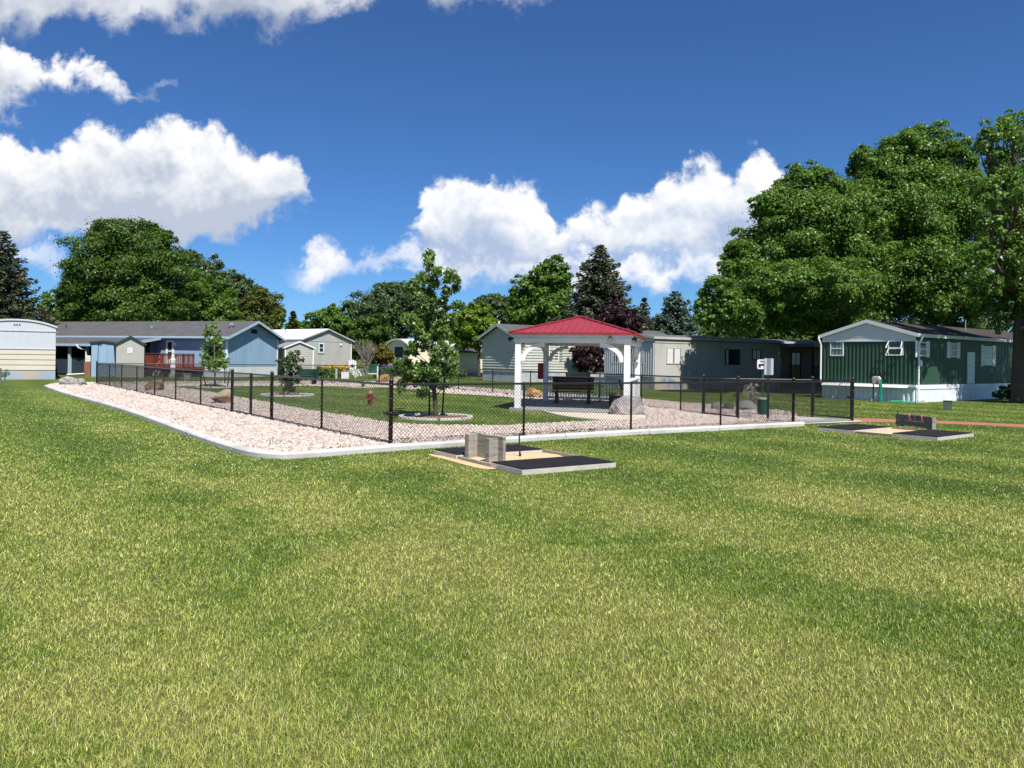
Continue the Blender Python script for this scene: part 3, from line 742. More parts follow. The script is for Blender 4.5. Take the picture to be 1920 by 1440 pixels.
    def gable_roof(s, ze, zr, m, mf, ov=.3, ovl=.25, th=.1, arch=None, fascia=.16, mid=.5):
        w, L = s.w, s.L; mb = MB(); xm = w*mid
        if arch:      # shallow bowed roof
            n = 14; prof = []
            for k in range(n+1):
                x = -ovl+(w+2*ovl)*k/n; u = (x-w/2)/(w/2+ovl); prof.append((x, ze+(zr-ze)*(1-abs(u)**arch)))
        else:
            sl = (zr-ze)/xm; sr = (zr-ze)/(w-xm); prof = [(-ovl, ze-sl*ovl), (xm, zr), (w+ovl, ze-sr*ovl)]
        for (xa, za), (xb, zb) in zip(prof[:-1], prof[1:]):
            mb.add([(xa,-ov,za+.02),(xb,-ov,zb+.02),(xb,-ov,zb+th),(xa,-ov,za+th),(xa,L+ov,za+.02),(xb,L+ov,zb+.02),(xb,L+ov,zb+th),(xa,L+ov,za+th)],
                   [(0,1,2,3),(7,6,5,4),(3,2,6,7),(0,4,5,1),(0,3,7,4),(1,5,6,2)])
        roof = mb.build('roof', m, s.root)
        fb = MB()
        for (xa, za), (xb, zb) in zip(prof[:-1], prof[1:]):
            for y0, y1 in ((-ov-.03,-ov-.002),(L+ov+.002,L+ov+.03)):
                fb.add([(xa,y0,za+th-fascia),(xb,y0,zb+th-fascia),(xb,y0,zb+th+.01),(xa,y0,za+th+.01),(xa,y1,za+th-fascia),(xb,y1,zb+th-fascia),(xb,y1,zb+th+.01),(xa,y1,za+th+.01)],
                       [(0,1,2,3),(7,6,5,4),(3,2,6,7),(0,4,5,1),(0,3,7,4),(1,5,6,2)])
        for x, z in (prof[0], prof[-1]):
            sg = -1 if x < w/2 else 1
            fb.box(min(x,x+sg*.03), max(x,x+sg*.03), -ov-.03, L+ov+.03, z+th-fascia, z+th+.008)
            fb.box(min(x-sg*.002,x-sg*ovl), max(x-sg*.002,x-sg*ovl), -ov, L+ov, z-.02, z+.0)
        fb.build('fascia', mf, roof)
        # soffit closes the eaves under the gable overhang
        return roof, (lambda t: (ze+(zr-ze)*(1-abs((t-w/2)/(w/2+ovl))**arch)) if arch else (zr-(zr-ze)*(abs(t-xm)/(xm if t < xm else w-xm))))
    def core(s, z0, z1, m, inset=.03):
        mb = MB(); mb.box(inset, s.w-inset, inset, s.L-inset, z0, z1); return mb.build('shell', m, s.root)
    def vent(s, roof, x, y, z, h, m, r=.05, cap=False):
        mb = MB(); mb.lathe([(r,z-.3),(r,z+h)], 10, (x,y,0))
        if cap: mb.lathe([(r*1.2,z+h*.7),(r*2.0,z+h*.72),(r*2.0,z+h),(r*.5,z+h*1.12)], 10, (x,y,0))
        mb.build('roof_vent', m, roof)
    def downspout(s, x, y, z0, z1, dx, dy, m, foot=(0,0)):
        mb = MB(); mb.tube([(x+dx,y+dy,z1+.05),(x+dx*.9,y+dy*.9,z1-.08),(x,y,z1-.35),(x,y,z0+.15),(x+foot[0]*.15,y+foot[1]*.15,z0+.04),(x+foot[0],y+foot[1],z0+.03)], .045, 8); mb.build('downspout', m, s.root)
m_glass = glassmat('window glass'); m_glassb = glassmat('pale window glass', (.16,.19,.22), .08)
m_wtrim = mat('white trim', (.74,.74,.73), .5, .05, 1)
m_curt = mat('pale curtain', (.62,.62,.62), .9, .1, 3)
m_shing = shingles('grey shingles', (.082,.082,.085)); m_shingb = shingles('brown shingles', (.052,.044,.040))
m_galv = mat('galvanised', (.45,.46,.47), .4, .15, 2, metal=.6)
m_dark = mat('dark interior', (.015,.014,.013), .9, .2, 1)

# ---- green home on the right
m_green = mat('green siding', (.028,.072,.044), .55, .14, .8, stain=((.045,.085,.06), 1.1, .6), stretch=(1,1,.3)); m_greenr = m_green
m_skirt = mat('white skirting', (.72,.74,.77), .5, .08, 1.0, stain=((.52,.51,.48), 1.0, .5))
m_gtrim = mat('white gable', (.66,.66,.66), .55, .06, 1)
Pn = D(1716.5,755,35.0); Pn.z = 0
Wg = 4.55; rzG = R(-52.3); ex = Vector((math.cos(rzG), math.sin(rzG), 0))
H1 = House(Pn-ex*Wg, rzG, Wg, 17.5, 'dark green ribbed mobile home with a white gable and white skirting, on the right')
H1.core(.05, 3.0, m_dark)
roof, T = H1.gable_roof(3.06, 3.72, m_shingb, m_gtrim, ov=.12, ovl=.14, fascia=.15)
H1.wall('front', .80, 2.80, 'rib', m_green, .19, .035); H1.wall('right', .80, 2.95, 'groove', m_green, .4, .012); H1.wall('left', .1, 3.0, 'groove', m_green, .4, .012); H1.wall('back', .1, 3.0, 'flat', m_green, top=T)
H1.wall('front', 2.82, 3.1, 'flat', m_gtrim, name='gable_panel', top=T, off=.03)
H1.box('front', -.03, Wg+.03, 2.785, 2.84, 0, .06, 'trim', m_gtrim)
H1.box('front', -.02, Wg+.02, 2.995, 3.02, .03, .045, 'trim', m_gtrim)
H1.wall('front', 0, .70, 'rib', m_skirt, .22, .05, name='skirting'); H1.wall('right', 0, .70, 'groove', m_skirt, .3, .015, name='skirting', off=.02)
H1.box('front', 0, Wg+.05, .69, .80, .0, .10, 'skirting_ledge', m_skirt); H1.box('right', .0, 17.4, .60, .80, 0, .06, 'skirting_ledge', m_skirt)
# angled ledge boards seen leaning along the front skirt
O, ex_, n_, L_ = H1.walls['front']; mb = MB()
for a, b in ((0.1,1.0),(1.05,3.0),(3.05,4.3)):
    mb.add([O+ex_*a+n_*.30+Vector((0,0,.66)), O+ex_*b+n_*.30+Vector((0,0,.66)), O+ex_*b+n_*.06+Vector((0,0,.79)), O+ex_*a+n_*.06+Vector((0,0,.79))], [(0,1,2,3)])
mb.build('skirting_flashing', m_skirt, H1.root)
H1.winpx('front', 1557.5, 1582, 639.5, 667.5, m_wtrim, m_glassb, .05, [('h',.5)])
fr = H1.winpx('front', 1666, 1694, 638, 666.5, m_wtrim, m_glass, .05, [('h',.5)])
# tilted awning sashes of the open window
ta, za = H1.at('front', 1666, 638); tb, zb = H1.at('front', 1694, 666.5); mb = MB()
for k in (0, 1):
    zt = za-(za-zb)*(.5*k)-.04; zbm = za-(za-zb)*(.5*k+.47)-.02
    p = lambda t, o, z: O+ex_*t+n_*o+Vector((0,0,z))
    for (A, B) in ((p(ta+.04,.06,zt),p(ta-.0,.26,zbm)), (p(tb-.04,.06,zt),p(tb-.0,.26,zbm)), (p(ta,.26,zbm),p(tb,.26,zbm)), (p(ta+.04,.06,zt),p(tb-.04,.06,zt))): mb.bar(A, B, .035, .03)
mb.build('open_sash', m_wtrim, fr)
H1.winpx('right', 1723, 1735, 641, 668, m_wtrim, m_glass, .05, [('h',.5)], shutters=m_wtrim)
H1.winpx('right', 1781, 1793, 643, 670, m_wtrim, m_glass, .05, [('h',.5)], shutters=m_wtrim)
H1.winpx('right', 1844, 1860, 649, 685, m_wtrim, m_glassb, .06, [('h',.5)], shutters=m_wtrim)
td, zd = H1.at('right', 1813, 660); te, ze_ = H1.at('right', 1823, 722)
d = H1.box('right', td, te+.15, .82, zd, 0, .05, 'door', m_wtrim); mb = MB(); mb.obox(*H1.walls['right'][:3], (0,0,1), td+.08, td+.12, .05, .10, 1.7, 1.76); mb.build('handle', m_galv, d)
t_, z_ = H1.at('right', 1724.5, 681); mb = MB(); Oq = H1.walls['right'][0]+Vector((0,t_,z_)); mb.tube([Oq, Oq+Vector((.06,0,0))], [.16,.15], 16); mb.build('vent_cover', m_wtrim, H1.root)
H1.downspout(Wg+.07, .12, .05, 3.0, .14, -.0, m_wtrim, (.0,-.0)); H1.downspout(-.06, -.06, .8, 3.0, -.08, -.1, m_wtrim)
H1.vent(roof, Wg*.55, 4.0, 3.75, .3, m_dark, .16, False); H1.vent(roof, Wg*.7, 8.5, 3.6, .55, m_galv, .03); H1.vent(roof, Wg*.45, 2.0, 3.75, .2, m_dark, .12)

# ---- cream and grey ribbed home behind the entry pen
m_crm = mat('cream siding', (.45,.44,.41), .6, .10, .7, stain=((.31,.30,.27), .5, .5), stretch=(1,1,.35)); m_greyrib = mat('grey ribbed metal', (.42,.44,.45), .5, .1, .8)
m_troof = mat('tar roof', (.10,.105,.115), .85, .2, 1); m_bskirt = mat('stained skirt', (.50,.44,.36), .7, .15, 1.5, stain=((.10,.22,.42), 1.3, .9))
Pc = D(1226.5,730,46.5); Pc.z = 0; rzT = R(-56.5); Wt = 4.65; ex = Vector((math.cos(rzT), math.sin(rzT), 0))
H2 = House(Pc-ex*Wt, rzT, Wt, 19.0, 'long cream mobile home with ribbed grey end and flat dark roof under trees')
H2.core(.05, 3.0, m_dark)
roof, T = H2.gable_roof(3.10, 3.32, m_troof, m_crm, ov=.12, ovl=.08, arch=2.2, fascia=.14)
H2.wall('front', .75, 2.85, 'rib', m_greyrib, .20, .05); H2.wall('front', 2.87, 3.1, 'flat', m_crm, top=T, off=.03, name='gable_panel')
tp0, zp = H2.at('right', 1463, 650); tp1, zp1 = H2.at('right', 1536, 650)
H2.wall('right', .75, 3.02, 'groove', m_crm, .2, .014, t1=tp0); H2.wall('left', .1, 3.0, 'flat', m_crm); H2.wall('back', .1, 3.0, 'flat', m_crm)
H2.box('right', 0, tp0, 2.84, 2.90, .016, .04, 'trim', m_crm)
H2.wall('front', 0, .75, 'flat', m_bskirt, name='skirting'); H2.wall('right', 0, .75, 'groove', m_bskirt, .6, .02, name='skirting', t1=tp0)
for x0, x1, y0, y1 in ((1148,1160.5,652,681),(1178,1190.5,652.5,681.5),(1196,1206.5,652.5,682)): H2.winpx('front', x0, x1, y0, y1, m_wtrim, m_glass, .05, [('h',.5)])
H2.winpx('right', 1249, 1276, 651, 682.5, m_crm, m_glass, .05, [('v',.5)], curtain=(m_curt, ((.03,.44),(.56,.97))))
H2.winpx('right', 1359, 1386, 654.5, 684, m_dark, m_glass, .05, [('v',.5)], curtain=(m_curt, ((.05,.2),)))
H2.winpx('right', 1410, 1426, 655.5, 675, m_dark, m_glass, .05, [('v',.5)])
t0, z0 = H2.at('right', 1333, 660); t1, z1 = H2.at('right', 1348, 703); d = H2.box('right', t0, t1+.25, .77, z0, .012, .03, 'door', m_crm)
# covered porch recess at the far end
m_porch = mat('porch wood', (.035,.022,.016), .8, .2, 2)
mb = MB(); Or, exr, nr, _ = H2.walls['right']
mb.obox(Or, exr, nr, (0,0,1), tp0, tp1+1.5, -.2, 2.6, .45, .62); mb.build('porch_floor', m_porch, H2.root)
mb = MB()
for t in (tp0+.06, (tp0+tp1)/2+.9, tp1+1.2): mb.obox(Or, exr, nr, (0,0,1), t-.06, t+.06, 2.45, 2.57, .0, 2.78)
for t in np.arange(tp0+.2, tp1+1.4, .16): mb.obox(Or, exr, nr, (0,0,1), t-.02, t+.02, 2.5, 2.54, .62, 1.5)
mb.obox(Or, exr, nr, (0,0,1), tp0, tp1+1.4, 2.47, 2.58, 1.5, 1.58); mb.build('porch_railing', m_porch, H2.root)
mb = MB(); mb.obox(Or, exr, nr, (0,0,1), tp0-.05, tp1+1.6, -.1, 2.75, 2.80, 3.04); mb.build('porch_roof', m_troof, H2.root)
mb = MB(); mb.obox(Or, exr, nr, (0,0,1), tp0-.05, tp1+1.6, 2.75, 2.79, 2.78, 3.08); mb.build('porch_fascia', m_crm, H2.root)
mb = MB(); mb.obox(Or, exr, nr, (0,0,1), tp0, tp1+1.6, .012, .03, .62, 2.79); mb.build('porch_back_wall', mat('porch wall', (.22,.17,.13), .7, .2, 1), H2.root)
H2.window('right', tp0+1.1, tp0+2.2, .65, 2.5, m_porch, m_glass, .07, [('v',.5)], out=.09)
H2.vent(roof, 1.0, 1.5, 3.3, .12, m_wtrim, .18, True); H2.vent(roof, 2.2, 6.2, 3.3, .25, m_galv, .05, True); H2.vent(roof, 3.2, 14.5, 3.25, .2, m_wtrim, .13, True)

# ---- sage siding home behind the gazebo
m_sage = mat('sage lap siding', (.44,.44,.40), .6, .07, .6, stain=((.34,.34,.30), .8, .4)); m_fasc = mat('grey fascia', (.36,.39,.42), .5, .08, 1)
m_sk3 = mat('weathered skirt', (.55,.57,.60), .7, .15, 1.2, stain=((.35,.36,.38), 1.2, .7))
Ps = Vector((0.42,58.0,0)); rzS = R(-55); Ws = 4.8; ex = Vector((math.cos(rzS), math.sin(rzS), 0))
H3 = House(Ps-ex*Ws, rzS, Ws, 17.0, 'pale sage lap sided home with a gable end, behind the gazebo')
H3.core(.05, 3.2, m_dark)
roof, T = H3.gable_roof(3.42, 4.35, m_shing, m_fasc, ov=.35, ovl=.25, fascia=.2)
H3.wall('front', .78, 3.3, 'lap', m_sage, .21, .055, top=T); H3.wall('right', .78, 3.42, 'lap', m_sage, .21, .055); H3.wall('left', .1, 3.4, 'flat', m_sage); H3.wall('back', .1, 3.4, 'flat', m_sage, top=T)
for x in (-.02, Ws-.08): H3.box('front', x, x+.1, .78, 3.38, .0, .04, 'corner_trim', m_sage)
H3.wall('front', 0, .78, 'groove', m_sk3, .35, .012, name='skirting'); H3.wall('right', 0, .78, 'groove', m_sk3, .5, .012, name='skirting')
m_shut = mat('grey green shutter', (.14,.19,.18), .6, .1, 2)
H3.winpx('right', 1029, 1047.5, 645, 678, m_wtrim, m_glass, .07, [('h',.5),('v',.5),('h',.75)], shutters=m_shut)
H3.vent(roof, .9, .9, 4.0, .75, m_wtrim, .06); H3.vent(roof, 3.4, 2.2, 4.0, .3, m_dark, .16)

# ---- blue double wide on the left
m_blue = mat('blue siding', (.245,.370,.510), .6, .07, .6, stain=((.20,.31,.43), .8, .5), stretch=(1,1,.25)); m_blued = mat('blue fascia', (.33,.43,.52), .6, .06, 1)
Pb = G(425,707.5); rzB = R(70.7); Wb = 6.35
H4 = House(Pb, rzB, Wb, 27.0, 'long light blue home with a grey shingle roof and gable end, on the left')
H4.core(.05, 3.1, m_dark)
roof, T = H4.gable_roof(3.22, 4.45, m_shing, m_blued, ov=.5, ovl=.4, fascia=.2)
H4.wall('front', .80, 3.2, 'groove', m_blue, 1.22, .012, top=T); H4.wall('left', .80, 3.3, 'groove', m_blue, .61, .008); H4.wall('right', .1, 3.2, 'flat', m_blue); H4.wall('back', .1, 3.2, 'flat', m_blue, top=T)
H4.box('front', 0, Wb, 3.16, 3.22, .012, .03, 'trim', m_blue)
for x in (-.04, Wb-.08): H4.box('front', x, x+.12, .80, 3.2, .005, .04, 'corner_trim', m_wtrim)
H4.box('left', -.02, .1, .80, 3.2, .005, .04, 'corner_trim', m_wtrim)
H4.wall('front', 0, .80, 'flat', m_skirt, name='skirting', off=.02); H4.wall('left', 0, .80, 'flat', m_skirt, name='skirting', off=.02)
# half round louvre in the gable
mb = MB(); Of = Vector((Wb*.5,-.0,3.62)); pts = [Of+Vector((.52*math.cos(a),-.05,.14+.22*math.sin(a))) for a in np.linspace(0,math.pi,10)]+[Of+Vector((-.52,-.05,-.2)), Of+Vector((.52,-.05,-.2))]
mb.prism(pts, (0,.06,0)); lv = mb.build('gable_louvre', m_blued, H4.root)
mb = MB(); pts = [Of+Vector((.42*math.cos(a),-.065,.12+.15*math.sin(a))) for a in np.linspace(0,math.pi,10)]+[Of+Vector((-.42,-.065,-.12)), Of+Vector((.42,-.065,-.12))]
mb.prism(pts, (0,.014,0)); mb.build('louvre_opening', m_dark, lv)
H4.winpx('left', 270, 287, 638, 663, m_blued, m_glass, .06, [('h',.45)], curtain=(m_curt, ((.0,.25),(.8,1.0))))
t0, z0 = H4.at('left', 312, 638); t1, z1 = H4.at('left', 326.5, 690)
d = H4.box('left', min(t0,t1), max(t0,t1), .85, z0, .01, .06, 'door', m_wtrim)
mb = MB(); a, b = min(t0,t1), max(t0,t1)
for za, zb in ((2.05,2.7),(1.35,1.95)): mb.obox(*H4.walls['left'][:3], (0,0,1), a+(b-a)*.27, b-(b-a)*.27, .06, .068, za, zb)
mb.build('pane', m_glass, d)
H4.box('left', a-.25, a-.08, z0-.45, z0-.2, .01, .14, 'porch_light', m_wtrim)
for y, h, m_, r_, cp in ((.9,.5,m_galv,.11,True),(3.4,.45,m_dark,.05,False),(9.0,.35,m_galv,.12,False),(18.5,.45,m_dark,.04,False),(23,.45,m_wtrim,.07,True)): H4.vent(roof, Wb*.25, y, 3.75, h, m_, r_, cp)
H4.downspout(Wb+.06, -.06, 2.6, 3.2, .3, -.35, m_blued)
# deck with red railing
m_deck = mat('red stained wood', (.19,.040,.028), .65, .2, 2, .1, 30)
Mi = H4.M; O4, e4, n4, _ = H4.walls['left']
def deck_t(px): 
    Ow = Mi @ (O4+n4*2.4); return along(Ow, Mi.to_3x3() @ e4, px, 690)
ta, tb = sorted((deck_t(263), deck_t(343)))
dk = thing('wooden_deck', Mi @ (O4+e4*ta), 'red stained wooden deck with slatted railing at the blue house door', 'deck', rzB)
def DK(mb, t0, t1, o0, o1, z0, z1): mb.obox((0,0,0), e4, n4, (0,0,1), t0, t1, o0, o1, z0, z1)
LD = tb-ta
mb = MB(); DK(mb, 0, LD, .05, 2.4, .62, .80); DK(mb, -.02, LD+.02, 2.4, 2.45, .52, .84)
for t in (.1, LD/2, LD-.1): DK(mb, t-.06, t+.06, 2.2, 2.32, 0, .62)
mb.build('platform', m_deck, dk)
def rail_run(t0, o0, t1, o1, n):
    mb = MB(); A = e4*t0+n4*o0; B = e4*t1+n4*o1
    mb.bar(A+Vector((0,0,1.78)), B+Vector((0,0,1.78)), .14, .05); mb.bar(A+Vector((0,0,1.68)), B+Vector((0,0,1.68)), .04, .1); mb.bar(A+Vector((0,0,.95)), B+Vector((0,0,.95)), .04, .09)
    for k in range(n+1):
        q = A.lerp(B, k/n); big = k in (0, n, n//2); w = .1 if big else .05
        mb.bar(q+Vector((0,0,.8)), q+Vector((0,0,1.8 if big else 1.66)), w, w)
    mb.build('railing', m_deck, dk)
rail_run(0,2.35,LD,2.35,26); rail_run(LD,.15,LD,2.35,12); rail_run(0,1.3,0,2.35,6)
mb = MB()
for t0 in (LD*.62, LD*.95): mb.bar(e4*t0+n4*1.2+Vector((0,0,.82)), e4*(t0-.9)+n4*1.2+Vector((0,0,1.7)), .1, .05)
mb.build('stair_rail', m_deck, dk)
pl = thing('patio_statue', Mi @ (O4+e4*(ta+.75)+n4*2.62), 'slim grey figure ornament standing before the red deck', 'ornament', 0)
mb = MB(); mb.lathe([(.16,0),(.17,.4),(.2,.75),(.17,1.0),(.20,1.3),(.12,1.5),(.13,1.62),(.03,1.75)], 10); mb.build('figure', mat('pale stone', (.5,.5,.5), .8, .2, 4), pl)
mb = MB(); mb.box(-.2,.2,-.2,.2,-.0,.25); mb.build('plinth', mat('plinth', (.35,.35,.36), .8, .15, 4), pl)
mb = MB(); p = H4.M; 
# carport attached to the blue house
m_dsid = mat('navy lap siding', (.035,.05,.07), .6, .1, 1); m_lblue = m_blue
Oc = Mi @ (O4+e4*0); el = (Mi.to_3x3() @ e4).normalized(); nl = (Mi.to_3x3() @ n4).normalized()
t_r = along(Mi @ (O4+n4*3.4), el, 246, 650); t_l = t_r+12.5
cp = thing('carport', Mi @ (O4+e4*t_r), 'dark open carport with a grey shingle lean-to roof beside the blue house', 'carport', rzB)
def CP(mb, t0, t1, o0, o1, z0, z1): mb.obox((0,0,0), e4, n4, (0,0,1), t0, t1, o0, o1, z0, z1)
lo = lambda t, o, z: e4*t+n4*o+Vector((0,0,z))
mb = MB(); mb.add([lo(0,.05,3.02),lo(12.5,.05,3.02),lo(12.5,4.2,2.33),lo(0,4.2,2.33),lo(0,.05,3.12),lo(12.5,.05,3.12),lo(12.5,4.2,2.43),lo(0,4.2,2.43)], [(3,2,1,0),(4,5,6,7),(0,1,5,4),(1,2,6,5),(2,3,7,6),(3,0,4,7)])
cr = mb.build('roof', m_shing, cp)
mb = MB(); mb.add([lo(-.03,.05,2.95),lo(-.03,4.25,2.25),lo(-.03,4.25,2.47),lo(-.03,.05,3.16),lo(-.002,.05,2.95),lo(-.002,4.25,2.25),lo(-.002,4.25,2.47),lo(-.002,.05,3.16)], [(0,1,2,3),(7,6,5,4),(0,4,5,1),(3,2,6,7),(1,5,6,2),(0,3,7,4)]); CP(mb, 0, 12.5, 4.2, 4.25, 2.27, 2.46); mb.build('fascia', m_blued, cr)
tpost = [along(Mi @ (O4+n4*3.9), el, px, 680)-t_r for px in (162, 129.5, 90)]
for t in tpost:
    mb = MB(); CP(mb, t-.09, t+.09, 3.75, 3.93, 0, 2.36); mb.build('post', mat('pale blue post', (.40,.50,.57), .6, .1, 2) if t == tpost[0] else bpy.data.materials['pale blue post'], cp)
mb = MB(); t0 = tpost[0]+.1
z = .12
while z < 1.35: CP(mb, t0, 12.3, 3.70, 3.73, z, z+.14); CP(mb, t0, 12.3, 3.69, 3.70, z-.02, z); z += .16
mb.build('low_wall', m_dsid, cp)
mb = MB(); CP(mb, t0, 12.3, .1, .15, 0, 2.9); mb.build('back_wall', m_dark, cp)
mb = MB(); a = tpost[0]-.12; mb.tube([lo(a+.75,4.3,2.38),lo(a+.6,4.2,2.15),lo(a+.06,4.0,1.95),lo(a+.06,4.0,.25),lo(a+.12,4.05,.14),lo(a+1.4,4.5,.05)], .055, 8); mb.build('downspout', m_wtrim, cp)
H4.box('left', 0, 27.3, 3.02, 3.12, .40, .50, 'gutter', m_blued)
# blue shed and tan shed
def shed(near, rz, w, L, ze, zr, msid, label, kind='groove', pitch=.6, mroof=m_shing, mtr=m_wtrim, trim=True):
    h = House(near, rz, w, L, label, 'garden_shed', 'shed'); h.core(.02, ze-.1, m_dark)
    roof, T = h.gable_roof(ze, zr, mroof, mtr, ov=.12, ovl=.12, fascia=.10, th=.07)
    h.wall('front', 0, ze, kind, msid, pitch, .02, top=T)
    for q in ('left','right'): h.wall(q, 0, ze, kind, msid, pitch, .02)
    h.wall('back', 0, ze, 'flat', msid, top=T)
    if trim:
        for x in (-.02, w-.07): h.box('front', x, x+.09, 0, ze, .01, .035, 'corner_trim', mtr)
    return h, roof, T
m_tan = mat('tan siding', (.38,.37,.345), .6, .07, .7, stain=((.30,.28,.25), .8, .35), stretch=(1,1,.4))
def shed_at(px_l, px_r, py, Y, rz, **k):
    """front face spanning two sight lines, near-left corner at distance Y"""
    a = D(px_l, py, Y); a.z = 0; exx = Vector((math.cos(rz), math.sin(rz), 0)); w = along(a, exx, px_r, py); return a, w
a, w = shed_at(171, 217, 690, 57.0, R(27))
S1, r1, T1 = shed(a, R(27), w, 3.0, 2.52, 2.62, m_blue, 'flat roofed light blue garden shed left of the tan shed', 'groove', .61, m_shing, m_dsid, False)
mb = MB(); mb.tube([(w*.28,-.05,2.45),(w*.26,-.06,1.2),(w*.2,-.06,.1)], .018, 6); mb.tube([(w*.25,-.05,2.35),(w*.34,-.1,2.5),(w*.40,-.06,2.3)], .018, 6); mb.build('cable', m_dark, S1.root)
a, w = shed_at(217.5, 270, 690, 56.0, R(28))
S2, r2, T2 = shed(a, R(28), w, 3.2, 2.45, 2.98, m_tan, 'tan garden shed with a low gable and a white notice', 'flat', .6, m_shing, m_dsid, False)
t0, z0 = S2.at('front', 239, 652); t1, z1 = S2.at('front', 248, 662.5); nb = S2.box('front', t0, t1, z1, z0, .01, .03, 'notice_board', m_wtrim)
mb = MB()
for k, ww in enumerate((.6,.75,.5,.8)): zz = z0-(z0-z1)*(.2+.2*k); mb.obox(*S2.walls['front'][:3], (0,0,1), t0+(t1-t0)*.12, t0+(t1-t0)*(.12+ww), .03, .033, zz-.015, zz+.015)
mb.build('notice_lines', mat('grey print', (.25,.25,.25), .7, .1, 2), nb)
# ---- grey home with the white metal roof
m_gry = mat('warm grey siding', (.39,.38,.365), .65, .08, .6, stain=((.30,.29,.27), .7, .35), stretch=(1,1,.3)); m_wroof = mat('white metal roof', (.80,.80,.80), .4, .06, .8)
Pg = D(565,700,73); Pg.z = 0
H5 = House(Pg, R(54), 6.2, 16.0, 'warm grey home with a white metal roof and a teal trimmed window')
H5.core(.05, 3.1, m_dark)
roof, T = H5.gable_roof(3.3, 4.35, m_wroof, m_gry, ov=.2, ovl=.2, fascia=.12)
H5.wall('front', .1, 3.2, 'groove', m_gry, 1.22, .01, top=T); H5.wall('left', .1, 3.3, 'groove', m_gry, 1.22, .01); H5.wall('right', .1, 3.2, 'flat', m_gry); H5.wall('back', .1, 3.2, 'flat', m_gry, top=T)
H5.box('front', 0, 6.2, 3.18, 3.23, .01, .03, 'trim', m_gry); H5.box('front', 6.1, 6.22, .1, 3.25, .005, .04, 'corner_trim', m_wtrim)
m_teal = mat('teal trim', (.22,.40,.39), .6, .1, 2)
f_ = H5.winpx('front', 595.5, 608, 641.5, 663.5, m_teal, m_wtrim, .09, []); t0, z0 = H5.at('front', 597, 643); t1, z1 = H5.at('front', 606.5, 661.5)
H5.window('front', t0, t1, z1, z0, m_wtrim, m_glass, .09, [('h',.5)], out=.075)
t0, z0 = H5.at('front', 637, 644); H5.box('front', t0, t0+.2, z0-.2, z0, .01, .1, 'wall_light', m_wtrim)
H5.vent(roof, 1.6, 4.5, 3.9, .5, m_galv, .05); H5.vent(roof, 4.7, .8, 3.7, .3, m_wtrim, .06)
a, w = shed_at(534, 587.5, 690, 66.0, R(30))
S3, r3, T3 = shed(a, R(30), w, 4.0, 2.45, 2.95, m_tan, 'tan lap sided garden shed with white corner trim between the blue and grey homes', 'lap', .19, m_galv, m_wtrim, True)
# ---- cream home far behind the young tree
m_crm2 = mat('butter cream siding', (.72,.66,.50), .6, .05, .6)
Pk = D(766,700,75); Pk.z = 0; rzK = R(-55); Wk = 4.5; ex = Vector((math.cos(rzK), math.sin(rzK), 0))
H6 = House(Pk-ex*Wk, rzK, Wk, 10.5, 'butter cream home with a bowed roof end and bay window, behind the young tree')
H6.core(.05, 2.8, m_dark)
roof, T = H6.gable_roof(2.95, 3.5, mat('pale metal roof', (.55,.56,.55), .5, .1, 1), m_gtrim, ov=.25, ovl=.1, arch=2.4, fascia=.14)
H6.wall('front', .1, 3.0, 'flat', m_crm2, top=T); H6.wall('right', .1, 2.95, 'flat', m_crm2); H6.wall('left', .1, 2.9, 'flat', m_crm2); H6.wall('back', .1, 2.9, 'flat', m_crm2, top=T)
H6.winpx('front', 739.5, 757.5, 648, 673, m_wtrim, m_glass, .12, [], sill=True)
t0, z0 = H6.at('front', 738, 674); t1, z1 = H6.at('front', 758, 681); H6.box('front', t0, t1, z1, z0, .0, .12, 'bay_panel', m_gtrim)
tl0 = H6.at('right', 838, 690)[0]; tl1 = H6.at('right', 893, 690)[0]; O6, e6, n6, _ = H6.walls['right']
q = lambda t, o, z: O6+e6*t+n6*o+Vector((0,0,z))
mb = MB(); mb.obox(O6, e6, n6, (0,0,1), tl0, tl1+.2, .02, 2.2, .1, 2.3); mb.build('porch_wall', m_crm2, H6.root)
mb = MB(); mb.add([q(tl0-.5,.02,2.85),q(tl1+.6,.02,2.85),q(tl1+.6,2.6,2.30),q(tl0-.5,2.6,2.30),q(tl0-.5,.02,2.95),q(tl1+.6,.02,2.95),q(tl1+.6,2.6,2.40),q(tl0-.5,2.6,2.40)], [(3,2,1,0),(4,5,6,7),(0,1,5,4),(1,2,6,5),(2,3,7,6),(3,0,4,7)]); mb.build('porch_roof', m_shing, H6.root)
mb = MB(); mb.obox(O6, e6, n6, (0,0,1), tl0, tl1+.2, 2.21, 2.24, .0, .35); mb.build('skirting', mat('blue grey base', (.25,.29,.34), .7, .15, 1), H6.root)
H6.vent(roof, 3.0, 5.5, 3.3, .3, m_wtrim, .12, True)
# ---- white and yellow trailer at the far left
m_wpan = mat('white panel', (.50,.52,.56), .5, .04, .6); m_yel = mat('pale yellow siding', (.52,.48,.385), .6, .07, .7); m_yskirt = mat('faded blue skirt', (.28,.35,.44), .7, .12, .7, stain=((.43,.36,.26), .55, .85))
Pt = D(103.5,711,50); Pt.z = 0; rzY = R(32); Wy = 4.2; ex = Vector((math.cos(rzY), math.sin(rzY), 0))
H7 = House(Pt-ex*Wy, rzY, Wy, 14.0, 'white topped trailer with pale yellow lap siding at the far left')
H7.core(.02, 3.2, m_dark)
roof, T = H7.gable_roof(3.32, 3.72, m_wroof, m_wpan, ov=.06, ovl=.05, arch=2.3, fascia=.10)
H7.wall('front', 1.95, 3.08, 'groove', m_wpan, .38, .010); H7.wall('front', 3.10, 3.3, 'flat', m_wpan, top=T, off=.02, name='gable_panel')
